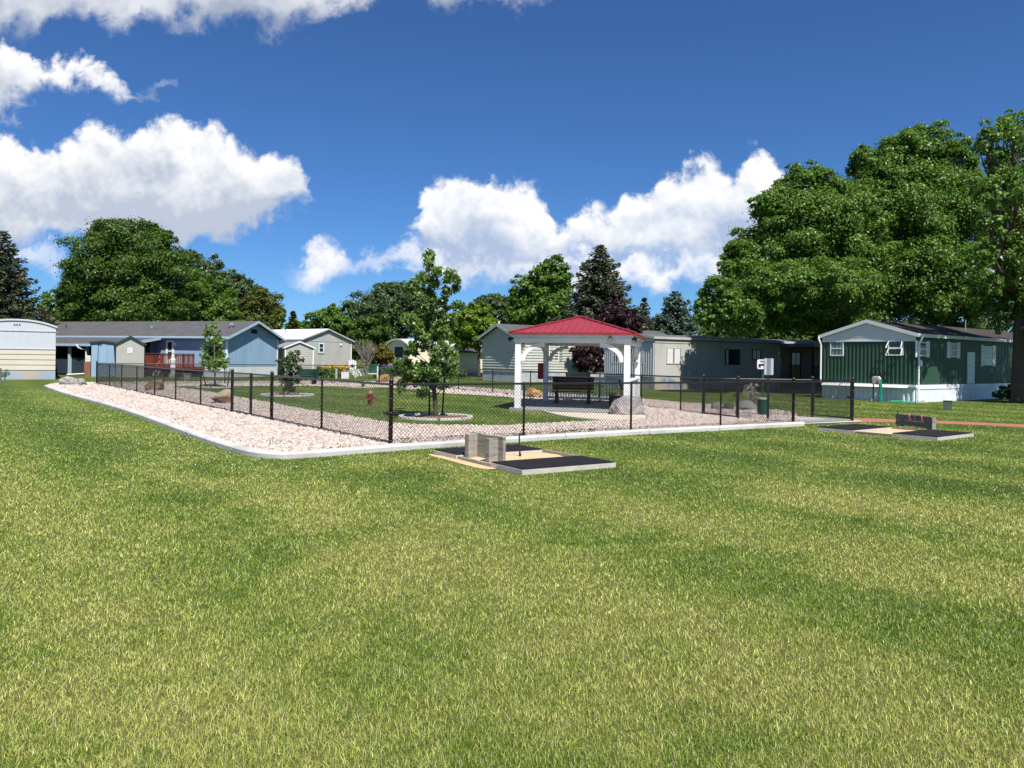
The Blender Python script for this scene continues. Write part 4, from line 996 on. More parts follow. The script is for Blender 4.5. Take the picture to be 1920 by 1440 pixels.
H7.box('front', -.03, Wy+.03, 3.06, 3.11, 0, .05, 'trim', m_wpan); H7.wall('front', .60, 1.93, 'lap', m_yel, .335, .035)
H7.box('front', -.02, Wy+.02, 1.92, 1.97, 0, .045, 'trim', m_wpan); H7.wall('front', 0, .58, 'flat', m_yskirt, name='skirting'); H7.wall('right', 0, .58, 'flat', m_yskirt, name='skirting'); H7.wall('right', .6, 1.93, 'lap', m_yel, .335, .035); H7.wall('right', 1.95, 3.3, 'flat', m_wpan); H7.wall('back', .1, 3.3, 'flat', m_wpan); H7.wall('left', .1, 3.3, 'flat', m_wpan)
mb = MB(); O7 = H7.walls['front'][0]
for px in (27.5, 32, 37): t0, z0 = H7.at('front', px, 608.8); mb.tube([Vector((t0,-.02,z0)), Vector((t0,-.05,z0))], .045, 8)
mb.build('vent_holes', m_dark, H7.root)

# ---- home with a bright white roof far behind the flat roofed one
Pz = D(1440,690,72); Pz.z = 0
H8 = House(Pz-Vector((math.cos(R(-56)),math.sin(R(-56)),0))*4.6, R(-56), 4.6, 12.0, 'home with a bright white roof glimpsed under the shade tree')
H8.core(.05, 3.0, m_dark); roof, T = H8.gable_roof(3.9, 5.0, m_wroof, m_gtrim, ov=.2, ovl=.15)
H8.wall('front', .1, 3.9, 'flat', m_gry, top=T)
for q in ('left','right'): H8.wall(q, .1, 3.9, 'flat', m_gry)
H8.wall('back', .1, 3.9, 'flat', m_gry, top=T)
# ---------------------------------------------------------------- trees and plants
m_bark = mat('bark', (.085,.065,.05), .9, .35, 3, .8, 14, stretch=(3,3,.6)); m_barkg = mat('grey bark', (.20,.17,.145), .9, .3, 4, .6, 20, stretch=(3,3,.6))
def leafmesh(name, C, Nrm, size, m, parent, tint, aspect=.6, jit=.5, loc=None):
    """one folded four-cornered leaf per point"""
    n = len(C); r = rng.normal(size=(n,3)); Nn = Nrm+r*jit; Nn /= np.linalg.norm(Nn,axis=1,keepdims=True)+1e-9
    t = rng.normal(size=(n,3)); t[:,2] -= .5; t -= Nn*(t*Nn).sum(1,keepdims=True); t /= np.linalg.norm(t,axis=1,keepdims=True)+1e-9
    b = np.cross(Nn, t); s = (size*rng.uniform(.65,1.3,n))[:,None] if np.ndim(size) == 0 else (size*rng.uniform(.65,1.3,n))[:,None]
    fold = Nn*s*.12
    A = C-t*s*.5; Cc = C+t*s*.5-fold; B = C+b*s*aspect*.5+fold-t*s*.05; Dd = C-b*s*aspect*.5+fold-t*s*.05
    V = np.stack([A,B,Cc,Dd],1).reshape(-1,3)
    if loc is not None: V = V-np.array(loc)
    Fc = np.arange(n*4).reshape(-1,4)
    return npmesh(name, V, Fc, m, parent, np.repeat(tint,4))
def limb(mb, p, q, r0, r1, sag=.1, n=6, seed=0, sides=7):
    p = Vector(p); q = Vector(q); L = (q-p).length; rr = random.Random(seed)
    off = Vector((rr.uniform(-1,1), rr.uniform(-1,1), 0))*L*.08
    pts = []; 
    for k in range(n+1):
        t = k/n; pts.append(p.lerp(q,t)+off*math.sin(math.pi*t)+Vector((0,0,sag*L*math.sin(math.pi*t))))
    mb.tube(pts, [r0+(r1-r0)*(k/n)**.8 for k in range(n+1)], sides)
def broadleaf(base, blobs, leaves, size, m, label, group=None, trunk_r=.35, fork=.28, name='deciduous_tree', bark=None, puff=(.15,.30), fill=.14, dens=1.0, jit=.6, aspect=.6, seed=1, npuff=40):
    """blobs: (centre, (rx, ry, rz)) crown masses; leaves grow on puffs over them"""
    global rng
    rng = np.random.default_rng(seed)
    base = Vector(base); root = thing(name, base, label, 'tree', 0, group)
    vol = np.array([(b[1][0]*b[1][1]*b[1][2])**(2/3) for b in blobs]); share = vol/vol.sum()
    Cs, Ns, Ts = [], [], []; ends = []
    for (c, r), sh in zip(blobs, share):
        c = np.array(c); r = np.array(r); N = int(leaves*sh)
        k = max(6, int(npuff*max(.5, sh*len(blobs)/1.0)**.5))
        d = rng.normal(size=(k,3)); d /= np.linalg.norm(d,axis=1,keepdims=True)
        rad = rng.uniform(.50,1.04,k); pc = c+d*r*rad[:,None]
        pr = rng.uniform(puff[0],puff[1],k)*r.mean()*(1.25-.4*rad)
        ends.append((c, pc))
        w = pr**2; w /= w.sum(); which = rng.choice(k, N, p=w)
        dd = rng.normal(size=(N,3)); dd /= np.linalg.norm(dd,axis=1,keepdims=True)
        # favour the outer and upper side of each puff
        outw = d[which]*.55+np.array([0,0,.45]); flip = (dd*outw).sum(1) < -.35*rng.random(N)-.05
        dd[flip] *= -1
        rr = pr[which]*(rng.uniform(.3,1.0,N)**.5)*rng.uniform(.85,1.12,N)*np.where(rng.random(N) < .20, rng.uniform(1.0,1.8,N), 1.0)
        ash = rng.uniform(.75,1.3,(k,3))*np.array([1.1,1.1,.85]); P = pc[which]+dd*rr[:,None]*ash[which]; P[:,2] -= .06*rr*rng.random(N)
        nr = dd*.8+d[which]*.25+np.array([0,0,.45])
        tt = rng.uniform(0,1,k)[which]*.6+rng.uniform(0,.4,N)
        Cs.append(P); Ns.append(nr); Ts.append(tt)
        M = int(N*fill); q = rng.normal(size=(M,3)); q /= np.linalg.norm(q,axis=1,keepdims=True)
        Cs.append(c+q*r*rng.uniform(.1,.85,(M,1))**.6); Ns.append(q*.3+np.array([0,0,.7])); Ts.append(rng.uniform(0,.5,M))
    Cc = np.concatenate(Cs); ok = Cc[:,2] > .12
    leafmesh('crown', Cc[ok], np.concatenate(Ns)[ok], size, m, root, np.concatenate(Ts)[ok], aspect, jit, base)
    mb = MB(); top = max(b[0][2] for b in blobs); bc = np.mean([b[0] for b in blobs], 0)
    fk = Vector((base.x+(bc[0]-base.x)*.15, base.y+(bc[1]-base.y)*.15, top*fork))
    mb.tube([base+Vector((0,0,-.05)), base+Vector((0,0,.25)), base.lerp(fk,.5), fk], [trunk_r*1.45,trunk_r*1.05,trunk_r*.9,trunk_r*.78], 12)
    for i, (c, pc) in enumerate(ends):
        c = Vector(c); limb(mb, fk-Vector((0,0,.2)), c, trunk_r*.55, trunk_r*.16, .06, 7, seed*31+i, 8)
        for j in range(min(7, len(pc))): limb(mb, fk.lerp(c, .55+.06*j), Vector(pc[j]), trunk_r*.2, trunk_r*.04, .05, 5, seed*77+i*9+j, 5)
    t = mb.build('trunk', bark or m_bark, root, True, True)
    return root
def pb(Y, *bl):
    """crown masses from survey sightings: (px, py, rx, ry[, dY])"""
    out = []
    for b in bl:
        dy = b[4] if len(b) > 4 else 0; c = D(b[0], b[1], Y+dy); k = (Y+dy)/F; rx, rz = b[2]*k, b[3]*k
        out.append(((c.x,c.y,c.z), (rx, min(rx,rz)*1.0+.15*rx, rz)))
    return out
def gp(px, Y): 
    p = D(px, 690, Y); p.z = 0; return p
def spruce(base, h, rmax, m, label, n=26000, seed=2, group=None, low=.6, leaf=(.34,.09), name='spruce_tree', power=.85, levels=None):
    rg = np.random.default_rng(seed); base = Vector(base); root = thing(name, base, label, 'tree', 0, group)
    Cs, Ds, Ns, Ts = [], [], [], []; lv = levels or int(h*3.2); bmb = MB(); tot = 0; br = []
    for i in range(lv):
        t = (i+rg.uniform(0,.6))/lv; z = low+(h-low)*t; R_ = rmax*((1-t)**power)*rg.uniform(.86,1.1)+.10
        nb = int(7+6*(1-t)); a0 = rg.uniform(0,6.28)
        for k in range(nb):
            a = a0+2*np.pi*k/nb+rg.uniform(-.25,.25); L = R_*rg.uniform(.72,1.12); br.append((z,a,L,t))
    W = sum(b[2]**1.4 for b in br)
    for z, a, L, t in br:
        N = max(8, int(n*L**1.4/W)); u = rg.uniform(.05,1,N)**.75; side = rg.normal(0,1,N)*(.24*L*(1.05-u)+.06)
        dr = -.16*L*u+.14*L*u**3*(1.2-t)+ .32*t*L*u
        x = L*u; dirv = np.array([np.cos(a),np.sin(a)]); per = np.array([-np.sin(a),np.cos(a)])
        P = np.stack([dirv[0]*x+per[0]*side, dirv[1]*x+per[1]*side, z+dr+rg.normal(0,.05+.03*L,N)-np.abs(side)*.25],1)
        T = np.stack([dirv[0]+per[0]*np.sign(side)*.75*rg.random(N), dirv[1]+per[1]*np.sign(side)*.75*rg.random(N), rg.normal(-.05,.35,N)],1)
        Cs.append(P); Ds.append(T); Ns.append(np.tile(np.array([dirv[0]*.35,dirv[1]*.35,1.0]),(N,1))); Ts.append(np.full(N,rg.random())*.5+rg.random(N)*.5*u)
        bmb.tube([(0,0,z),(dirv[0]*L*.5,dirv[1]*L*.5,z-.08*L),(dirv[0]*L*.92,dirv[1]*L*.92,z-.04*L+.3*t*L)], [.03+.012*L,.02,.008], 4, False)
    C = np.concatenate(Cs); T = np.concatenate(Ds); Nn = np.concatenate(Ns)+rg.normal(0,.45,C.shape); n_ = len(C)
    T /= np.linalg.norm(T,axis=1,keepdims=True); b = np.cross(Nn, T); b /= np.linalg.norm(b,axis=1,keepdims=True)+1e-9
    s = rg.uniform(.6,1.3,n_)[:,None]*leaf[0]; w = leaf[1]/leaf[0]
    V = np.stack([C-T*s*.5, C+b*s*w, C+T*s*.5, C-b*s*w],1).reshape(-1,3)
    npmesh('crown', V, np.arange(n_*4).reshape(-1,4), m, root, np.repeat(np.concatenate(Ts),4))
    bmb.tube([(0,0,-.05),(0,0,h*.5),(0,0,h*.97)], [.035*h*.6,.02*h*.6,.015], 9); bmb.build('trunk', m_bark, root)
    return root
L_maple = leafmat('maple leaves', (.030,.076,.009), (.088,.155,.018), .25)
L_mid = leafmat('fresh leaves', (.042,.108,.011), (.125,.215,.026), .3)
L_ash = leafmat('ash leaves', (.030,.090,.010), (.155,.270,.038), .25)
L_olive = leafmat('olive green leaves', (.050,.078,.012), (.125,.150,.026), .25)
L_grey = leafmat('grey green leaves', (.042,.080,.026), (.110,.165,.060), .25)
L_yel = leafmat('yellow green leaves', (.080,.155,.012), (.185,.275,.025), .35)
L_plum = leafmat('plum leaves', (.016,.007,.009), (.045,.018,.022), .2)
L_silver = leafmat('silver leaves', (.16,.19,.14), (.34,.37,.29), .2)
L_young = leafmat('young oak leaves', (.065,.140,.025), (.175,.275,.065), .35, .4, .5)
L_spr = leafmat('spruce needles', (.055,.070,.042), (.160,.170,.108), .12, .6)
L_sprb = leafmat('blue spruce needles', (.070,.115,.090), (.19,.26,.21), .12, .6)
L_sprd = leafmat('dark spruce needles', (.052,.066,.036), (.150,.165,.092), .12, .6)
spruce(gp(2,66), 12.2, 5.0, L_sprd, 'dark brownish spruce behind the white topped trailer at the far left', 40000, 3, low=1.0)
broadleaf(gp(232,80), pb(80,(235,505,95,85),(178,520,58,62),(298,520,58,75),(150,560,42,45),(240,575,105,50,-2),(240,448,72,36),(205,440,40,26),(285,450,40,32),(325,575,35,45),(190,590,60,30)), 110000, .25, L_maple, 'huge round dense dark green maple above the long blue house', None, .6, seed=5, puff=(.15,.27), name='maple_tree', npuff=70)
broadleaf(gp(108,84), pb(84,(108,578,30,34),(92,592,20,22),(130,590,25,25)), 7000, .34, L_mid, 'small bright green tree tucked between the left spruce and the round maple', None, .2, seed=6)
broadleaf(gp(385,86), pb(86,(372,545,42,50),(395,575,48,45),(350,590,45,40),(420,600,40,35)), 22000, .34, L_mid, 'bright green tree leaning out from the right side of the round maple', None, .4, seed=7)
broadleaf(gp(415,108), pb(108,(365,498,24,28),(395,510,28,32),(425,528,28,30),(452,550,30,32),(478,572,24,30),(420,575,60,40)), 24000, .4, L_grey, 'pale grey green poplar group top showing behind the round maple', None, .4, seed=8, fill=.08)
broadleaf(gp(492,88), pb(88,(495,580,34,38),(515,592,20,30),(470,592,34,36),(505,605,28,25),(478,568,16,18)), 17000, .32, L_olive, 'compact dark olive tree at the right end of the long blue house', None, .3, seed=9)
spruce(gp(548,112), 8.3, 2.4, L_olive, 'thin loose conifer just right of the olive tree by the blue gable', 5000, 10, low=.8, leaf=(.5,.16))
broadleaf(gp(612,95), pb(95,(612,608,34,30),(598,620,24,24),(640,612,22,26),(625,590,20,18)), 13000, .34, L_mid, 'rounded bright green tree behind the white metal roof', None, .3, seed=11)
broadleaf(gp(728,125), pb(125,(715,572,58,42),(680,592,38,36),(755,565,38,36),(790,592,35,42),(700,620,60,40),(770,620,60,40),(735,550,40,25)), 30000, .5, L_grey, 'wide grey green tree in the distance behind the young staked tree', None, .5, seed=12, fill=.08, aspect=.45)
broadleaf(gp(688,90), pb(90,(692,635,32,44),(715,622,24,34),(668,645,18,34),(705,660,32,30)), 15000, .34, L_maple, 'dark green bushy tree right of the warm grey home', None, .3, seed=13)
broadleaf(gp(898,73), pb(73,(885,610,38,34),(868,632,26,22),(912,620,28,28),(895,590,26,22),(930,628,20,16),(880,645,25,12)), 19000, .27, L_yel, 'yellow green tree beside the sage gable end', None, .16, seed=14, fork=.45)
broadleaf(gp(918,115), pb(115,(918,572,30,24),(902,590,28,28),(945,588,20,28)), 10000, .42, L_grey, 'distant grey green treetop behind the yellow green tree', None, .3, seed=15)
broadleaf(gp(1015,98), pb(98,(1040,516,30,36),(1010,530,28,34),(980,555,28,36),(1045,555,32,45),(1000,595,50,32),(965,585,18,30),(1025,575,45,40)), 32000, .38, L_mid, 'tall green cottonwood left of the big dark spruce', None, .5, seed=16, aspect=.75)
spruce(gp(1122,82), 14.0, 6.0, L_spr, 'tall dark grey green spruce behind the red gazebo roof', 60000, 17, low=1.0, power=.72, leaf=(.40,.10))
spruce(gp(1206,88), 9.0, 2.4, L_spr, 'small narrow dark spruce right of the tall spruce', 9000, 18, low=.8, leaf=(.42,.12))
broadleaf(gp(1155,68), pb(68,(1150,594,30,26),(1178,602,24,20),(1132,606,22,18),(1165,618,38,18)), 20000, .2, L_plum, 'dark purple plum tree behind the gazebo roof', None, .2, seed=19, name='plum_tree')
spruce(gp(1264,88), 9.7, 3.7, L_sprb, 'rounded blue green spruce behind the cream flat roofed home', 32000, 20, low=.8, power=.55, leaf=(.36,.11))
broadleaf(gp(1102,59.5), pb(60,(1102,672,25,26),(1085,662,14,18),(1118,660,18,22),(1092,688,18,10),(1122,685,14,14)), 13000, .17, L_plum, 'purple leaved shrub tree against the sage siding, seen through the gazebo', None, .1, seed=21, name='plum_tree')
# the two big shade trees over the homes
broadleaf(gp(1592,47), pb(46,(1500,420,85,85),(1440,470,70,62),(1560,440,85,85),(1400,520,58,48,-1),(1470,540,80,55,-3),(1560,540,90,60,-4),(1350,560,36,50,-4),(1320,585,22,30,-4),(1385,590,55,42,-4),(1500,350,48,42),(1545,355,48,40),(1450,385,40,36),(1385,478,34,30),(1600,490,70,70),(1470,592,80,34,-2),(1570,600,60,36,-1)), 190000, .16, L_ash, 'broad shade tree whose low branch hangs over the flat roofed cream home', None, .5, seed=22, fork=.35, npuff=74, puff=(.15,.28), fill=.2, name='shade_tree')
broadleaf(gp(1745,52), pb(50,(1720,400,110,115),(1640,400,70,80),(1790,420,60,95),(1700,290,60,48),(1745,275,60,40),(1645,322,48,50),(1790,320,42,55),(1740,520,105,70,-3),(1820,530,55,60,-2),(1650,500,80,70),(1690,585,95,45,-2),(1800,590,50,36),(1620,300,24,26)), 185000, .168, L_ash, 'tallest broad shade tree rising behind the green home', None, .55, seed=23, fork=.35, npuff=74, puff=(.15,.28), fill=.2, name='shade_tree')
broadleaf(gp(1852,64), pb(62,(1850,598,32,24),(1878,592,26,26),(1826,612,20,14)), 12000, .2, L_silver, 'silvery grey olive tree showing above the green home roof', None, .2, seed=24, jit=.8)
T15 = gp(1911,36.2)
broadleaf(T15, pb(35.5,(1868,270,34,50,-2.5),(1900,236,26,30,-1),(1848,262,14,30,-3),(1880,360,40,50,-2.5),(1850,360,20,44,-3.2),(1858,430,24,34,-3),(1845,480,22,34,-3),(1860,575,32,28,1),(1900,600,34,30,1),(1835,540,18,22,0),(2060,470,70,80,1),(2090,600,70,50,2),(2010,420,60,60,0),(1895,470,34,54,-1),(1908,410,34,60,-1),(1862,535,26,22,-1),(1915,330,40,70),(1955,300,45,80),(1975,430,60,80),(1950,540,60,50),(2010,520,60,70,-1),(1990,620,60,40,-1)), 50000, .15, L_ash, 'tall loose limbed tree with a thick trunk at the right edge', None, .32, seed=25, fork=.42, npuff=40, puff=(.2,.36), fill=.12, name='shade_tree')
broadleaf(gp(1898,37.5), pb(37,(1893,735,26,13),(1875,740,14,8),(1915,728,20,18)), 5000, .09, L_maple, 'low dark shrub in the shade at the foot of the right edge tree', None, .04, seed=26, name='shrub')
# ---- young trees inside the park
def clusters(pts, Y, spread, n, size, m, root, base, seed):
    rg = np.random.default_rng(seed); C = []; N = []; T = []; ends = []
    for px, py, r in pts:
        c = D(px, py, Y+rg.uniform(-spread,spread)*min(1, 1.2-.0*r)); rr = r*Y/F; ends.append((c, rr)); k = int(n*r*r)
        d = rg.normal(size=(k,3)); d /= np.linalg.norm(d,axis=1,keepdims=True); C.append(np.array(c)+d*rr*rg.uniform(.2,1.3,(k,1))); N.append(d*.5+np.array([0,-.1,.45])); T.append(np.full(k,rg.random()*.6)+rg.random(k)*.4)
    leafmesh('crown', np.concatenate(C), np.concatenate(N), size, m, root, np.concatenate(T), .62, .7, base); return ends
def young(base, trunk, pts, Y, spread, n, size, m, label, r0, seed, bark=m_barkg):
    base = Vector(base); root = thing('young_tree', base, label, 'tree'); ends = clusters(pts, Y, spread, n, size, m, root, base, seed)
    mb = MB(); tp = [base+Vector((0,0,-.05))]+[D(x, y, Y) for x, y in trunk]; k = len(tp)
    mb.tube(tp, [r0*1.3]+[r0*(1-.85*i/(k-1)) for i in range(1,k)], 9)
    for i, (c, rr) in enumerate(ends):
        cand = [p for p in tp[1:] if p.z < c.z-.05] or [tp[1]]
        q = min(cand, key=lambda p: (p-c).length); limb(mb, q, c, max(.008,r0*.22), .005, .02, 4, seed+i, 5)
    mb.build('trunk', bark, root, True, True); return root
cl = [(805,480,11),(805,495,10),(792,520,11),(815,512,9),(823,510,8),(800,525,9),(815,532,9),(845,515,10),(857,525,8),(855,540,8),(840,525,8),(837,547,9),(827,565,6),(777,535,12),(767,538,9),(782,547,9),(807,552,10),(805,567,12),(767,600,13),(780,610,12),(757,595,7),(792,615,11),(807,595,13),(825,600,13),(842,600,11),(850,610,8),(850,575,8),(861,572,8),(870,575,4),(797,635,11),(815,632,9),(835,622,10),(830,645,9),(770,650,8),(765,660,7),(780,662,6),(795,650,8),(817,665,12),(840,660,11),(852,667,8),(850,680,10),(825,685,12),(812,695,13),(840,695,12),(852,697,7),(745,682,9),(762,685,12),(780,695,14),(792,690,12),(767,705,13),(785,710,14),(755,722,9),(750,730,6),(790,738,8),(797,730,7),(812,710,9),(795,580,9),(818,618,9)]
pbase = G(817,785.5)
_r = random.Random(21)
for k in range(34):
    y_ = _r.uniform(540,725); hw_ = 22+(y_-540)*.13; cl.append((812+_r.uniform(-1,1)*hw_-(y_-540)*.03, y_, _r.uniform(5,8)))
young(pbase, [(817,770),(815,745),(813,715),(813,690),(812,660),(809,635),(806,610),(804,580),(803,545),(805,500),(805,484)], cl, pbase.y, .75, 1.45, .118, L_young, 'slender young shade tree with loose glossy leaves, staked inside the near fence corner', .075, 41, m_bark)
b2 = G(403,727.5); b3 = G(543,743)
young(b2, [(403,710),(403,690),(402,660),(401,630),(400,612)], [(400,613,7),(393,622,9),(410,628,7),(385,628,5),(398,640,10),(412,640,7),(392,655,12),(408,655,9),(400,668,13),(415,665,7),(385,668,9),(392,680,11),(378,683,5),(410,680,12),(425,677,5),(402,688,9),(420,688,5)], b2.y, .7, .85, .2, L_young, 'small staked young tree with bright leaves in front of the blue house', .05, 42)
young(b3, [(543,735),(543,720),(544,705),(545,690),(546,672)], [(548,665,6),(558,662,5),(540,672,8),(553,676,8),(532,680,8),(543,688,10),(560,690,7),(565,675,5),(530,695,8),(545,703,11),(555,712,8),(535,712,10),(545,722,8),(538,730,6),(548,732,6),(524,678,5)], b3.y, .5, 1.2, .13, leafmat('dull leaves', (.030,.060,.018), (.075,.115,.038), .25), 'bushy dark young tree in front of the green bench', .05, 43)
b4 = G(680,727); 
young(b4, [(680,722),(680,712),(680,700)], [(680,722,4),(678,716,3),(683,718,3)], b4.y, .2, 1.2, .14, L_olive, 'tiny low sapling in a ring beyond the red hydrant', .02, 44)
# stakes
m_stake = mat('black stake', (.02,.02,.02), .6, .1, 3)
def stake(p, q, label, r=.028):
    p = Vector(p); q = Vector(q); t = thing('tree_stake', p, label, 'stake', 0, 'stakes beside the young trees')
    mb = MB(); mb.tube([(0,0,-.05), q-p], [r,r*.9], 7); mb.build('shaft', m_stake, t)
    mb = MB(); d = (q-p); e = d*.93; mb.tube([e-d.normalized()*.02, e+d.normalized()*.02], [r*1.5,r*1.5], 8); mb.build('tie', m_galv, t)
Yb = pbase.y
stake(G(805,783), D(805,708,Yb), 'black stake standing left of the slender young tree trunk')
stake(G(829,783.5), D(834,700,Yb), 'black stake leaning right beside the slender young tree trunk')
stake(G(388,726), D(378,694,b2.y), 'black stake leaning left at the small young tree before the blue house')
stake(G(426,726.5), D(431,692,b2.y), 'black stake leaning right at the small young tree before the blue house')
# planting rings
m_mulch = mat('bark mulch', (.16,.095,.06), .95, .4, 9, .8, 60)
def ring(c, r, label):
    t = thing('tree_ring', c, label, 'edging', 0, 'concrete rings round the young trees')
    for k in range(9):
        a0 = 2*math.pi*k/9+.02; a1 = 2*math.pi*(k+1)/9-.02; mb = MB(); pts = [Vector((r*math.cos(a0+(a1-a0)*i/5), r*math.sin(a0+(a1-a0)*i/5), 0)) for i in range(6)]
        strip_along(mb, pts, .13, .07, -1, .03); mb.build('edging_block', m_conc, t)
    mb = MB(); mb.lathe([(r*.99,.04),(r*.6,.075),(.05,.09)], 24); mb.build('mulch', m_mulch, t)
ring(Vector((pbase.x,pbase.y,0)), .92, 'pale concrete ring with bark mulch round the slender young tree')
ring(Vector((b2.x,b2.y,0)), .85, 'pale concrete ring round the small young tree before the blue house')
ring(Vector((b3.x-.1,b3.y,0)), 1.0, 'pale concrete ring round the bushy dark young tree')
ring(Vector((b4.x,b4.y,0)), .85, 'pale concrete ring round the tiny sapling beyond the hydrant')
# bare shrub, rusty shrub, flowers
bs = gp(688,62); root = thing('bare_tree', bs, 'bare twiggy grey tree right of the warm grey home', 'tree'); mb = MB(); rr = random.Random(4)
def twig(p, d, L, r, lev):
    q = p+d*L; mb.tube([p, p.lerp(q,.5)+Vector((rr.uniform(-1,1),rr.uniform(-1,1),0))*L*.05, q], [r,r*.8,r*.55], 5)
    if lev:
        for k in range(4 if lev > 1 else 5):
            dd = (d+Vector((rr.uniform(-.6,.6),rr.uniform(-.6,.6),rr.uniform(-.05,.4)))).normalized(); twig(p.lerp(q, rr.uniform(.4,1)), dd, L*rr.uniform(.5,.8), r*.5, lev-1)
for k in range(4): twig(Vector((0,0,0)), Vector((rr.uniform(-.25,.25),rr.uniform(-.25,.25),1)).normalized(), 1.5, .055, 3)
mb.build('branches', m_barkg, root)
broadleaf(gp(720,66), pb(66,(720,662,16,18),(712,672,12,14),(728,670,12,14)), 5000, .17, leafmat('rusty leaves', (.075,.085,.012), (.20,.13,.02), .3), 'rounded rusty green shrub left of the bay window', None, .05, seed=51, name='shrub')
broadleaf(gp(604,62.5), pb(62,(600,697,12,9),(612,699,10,8),(592,700,8,7)), 3500, .16, L_mid, 'low leafy green shrub below the teal trimmed window', None, .03, seed=52, name='shrub')
lf = gp(630,62); t = thing('lily_clump', lf, 'clump of tall yellow flowers against the warm grey home', 'flowers'); rg = np.random.default_rng(5)
n = 900; C = np.stack([rg.uniform(-1.0,1.0,n), rg.uniform(-.4,.4,n), rg.uniform(.1,.8,n)],1); leafmesh('foliage', C, np.tile([0,-.8,.3],(n,1)), .35, L_mid, t, rg.random(n), .22, .4)
n = 330; C = np.stack([rg.uniform(-1.05,1.05,n), rg.uniform(-.5,.3,n), .88+rg.normal(0,.13,n)],1); leafmesh('blossoms', C, np.tile([0,-.6,.6],(n,1)), .13, leafmat('yellow petals', (.50,.30,.02), (.68,.50,.08), .3), t, rg.random(n), .8, .7)
broadleaf(gp(880,67), pb(66.5,(865,703,12,10),(852,706,9,7)), 2600, .15, L_mid, 'low green bush at the foot of the cream lean-to wall', None, .03, seed=53, name='shrub')
broadleaf(gp(745,62), pb(62,(745,697,16,8),(760,696,14,9)), 3000, .15, L_grey, 'grey green flower bush in front of the bay window', None, .03, seed=54, name='shrub')
lv = gp(722,64); t = thing('iris_patch', lv, 'tall grassy patch with violet irises left of the bay window', 'flowers')
n = 700; C = np.stack([rg.uniform(-.9,.7,n), rg.uniform(-.4,.4,n), rg.uniform(.05,.8,n)],1); leafmesh('foliage', C, np.tile([0,-.9,.2],(n,1)), .4, L_mid, t, rg.random(n), .12, .35)
n = 40; C = np.stack([rg.uniform(-.9,.7,n), rg.uniform(-.4,.2,n), .95+rg.normal(0,.08,n)],1); leafmesh('blossoms', C, np.tile([0,-.6,.6],(n,1)), .16, leafmat('violet petals', (.10,.07,.35), (.25,.20,.60), .3), t, rg.random(n), .8, .7)

# distant treetops closing the gaps over the roofs
far = [(560,612,24,18,'round'),(640,604,30,20,''),(840,606,30,20,''),(985,606,30,22,''),(1235,606,30,20,''),(1300,612,30,20,'')]
FL = ['faraway low tree in the gap right of the blue gable','faraway tree filling the gap above the white metal roof','faraway tree right of the young staked tree','faraway tree left of the tall cottonwood','faraway tree between the two spruces','faraway tree left of the shade tree branch']
for i, (px, py, rx, rz_, _) in enumerate(far):
    broadleaf(gp(px,150), pb(150,(px,py+8,rx,rz_),(px-rx*.7,py+16,rx*.7,rz_*.8),(px+rx*.7,py+18,rx*.7,rz_*.8),(px,py+30,rx*1.3,rz_)), 9000, .55, [L_mid,L_grey][i%2], FL[i], 'faraway trees over the roofs', .3, seed=60+i)
broadleaf(gp(1490,64), pb(64,(1400,615,40,24),(1460,612,50,30),(1530,612,45,30),(1350,625,30,18),(1570,622,30,20),(1470,640,90,18)), 26000, .26, L_maple, 'dark leafy tree mass behind the flat roofed home, under the shade tree', None, .3, seed=70)
# ---------------------------------------------------------------- boulders
r_pink = rockmat('pinkish granite', (.17,.155,.152), (.32,.295,.288), (.46,.43,.415)); r_grey = rockmat('grey granite', (.10,.10,.10), (.24,.24,.235), (.38,.37,.35))
r_brown = rockmat('brown sandstone', (.11,.065,.038), (.25,.16,.095), (.42,.31,.19)); r_tan2 = rockmat('tan capped sandstone', (.12,.065,.035), (.24,.135,.075), (.34,.21,.12)); r_tan = rockmat('tan sandstone', (.20,.12,.065), (.42,.31,.20), (.60,.50,.36)); r_org = rockmat('orange sandstone', (.20,.09,.035), (.45,.25,.11), (.62,.42,.22)); r_dark = rockmat('dark rock', (.03,.028,.026), (.07,.062,.055), (.13,.12,.11))
r_suncap, nt, out = newmat('capped sandstone')      # tan top over brown stone, painted paler still for the sun on it
tc = nt.new('ShaderNodeTexCoord').outputs['Object']; sp = nt.new('ShaderNodeSeparateXYZ'); nt.l.new(tc, sp.inputs[0])
n = nt.noise(tc, 3, 6, .65); hgt = nt.math('ADD', sp.outputs[2], nt.math('MULTIPLY', nt.math('SUBTRACT', n, .5), .35)); hgt = nt.math('ADD', hgt, nt.math('MULTIPLY', sp.outputs[0], -.18))
c = nt.mix(nt.smooth(hgt, .26, .34), nt.ramp(n, [(.3,(.10,.055,.03)),(.7,(.28,.16,.09))]), nt.ramp(n, [(.3,(.42,.32,.21)),(.7,(.60,.52,.38))]))
p = nt.new('ShaderNodeBsdfPrincipled', ins={'Base Color': c, 'Roughness': .88, 'Specular IOR Level': .25}); b = nt.new('ShaderNodeBump', ins={'Strength': .7, 'Distance': .04, 'Height': nt.noise(tc, 9, 8, .7)})
nt.l.new(b.outputs[0], p.inputs['Normal']); nt.l.new(p.outputs[0], out.inputs[0])
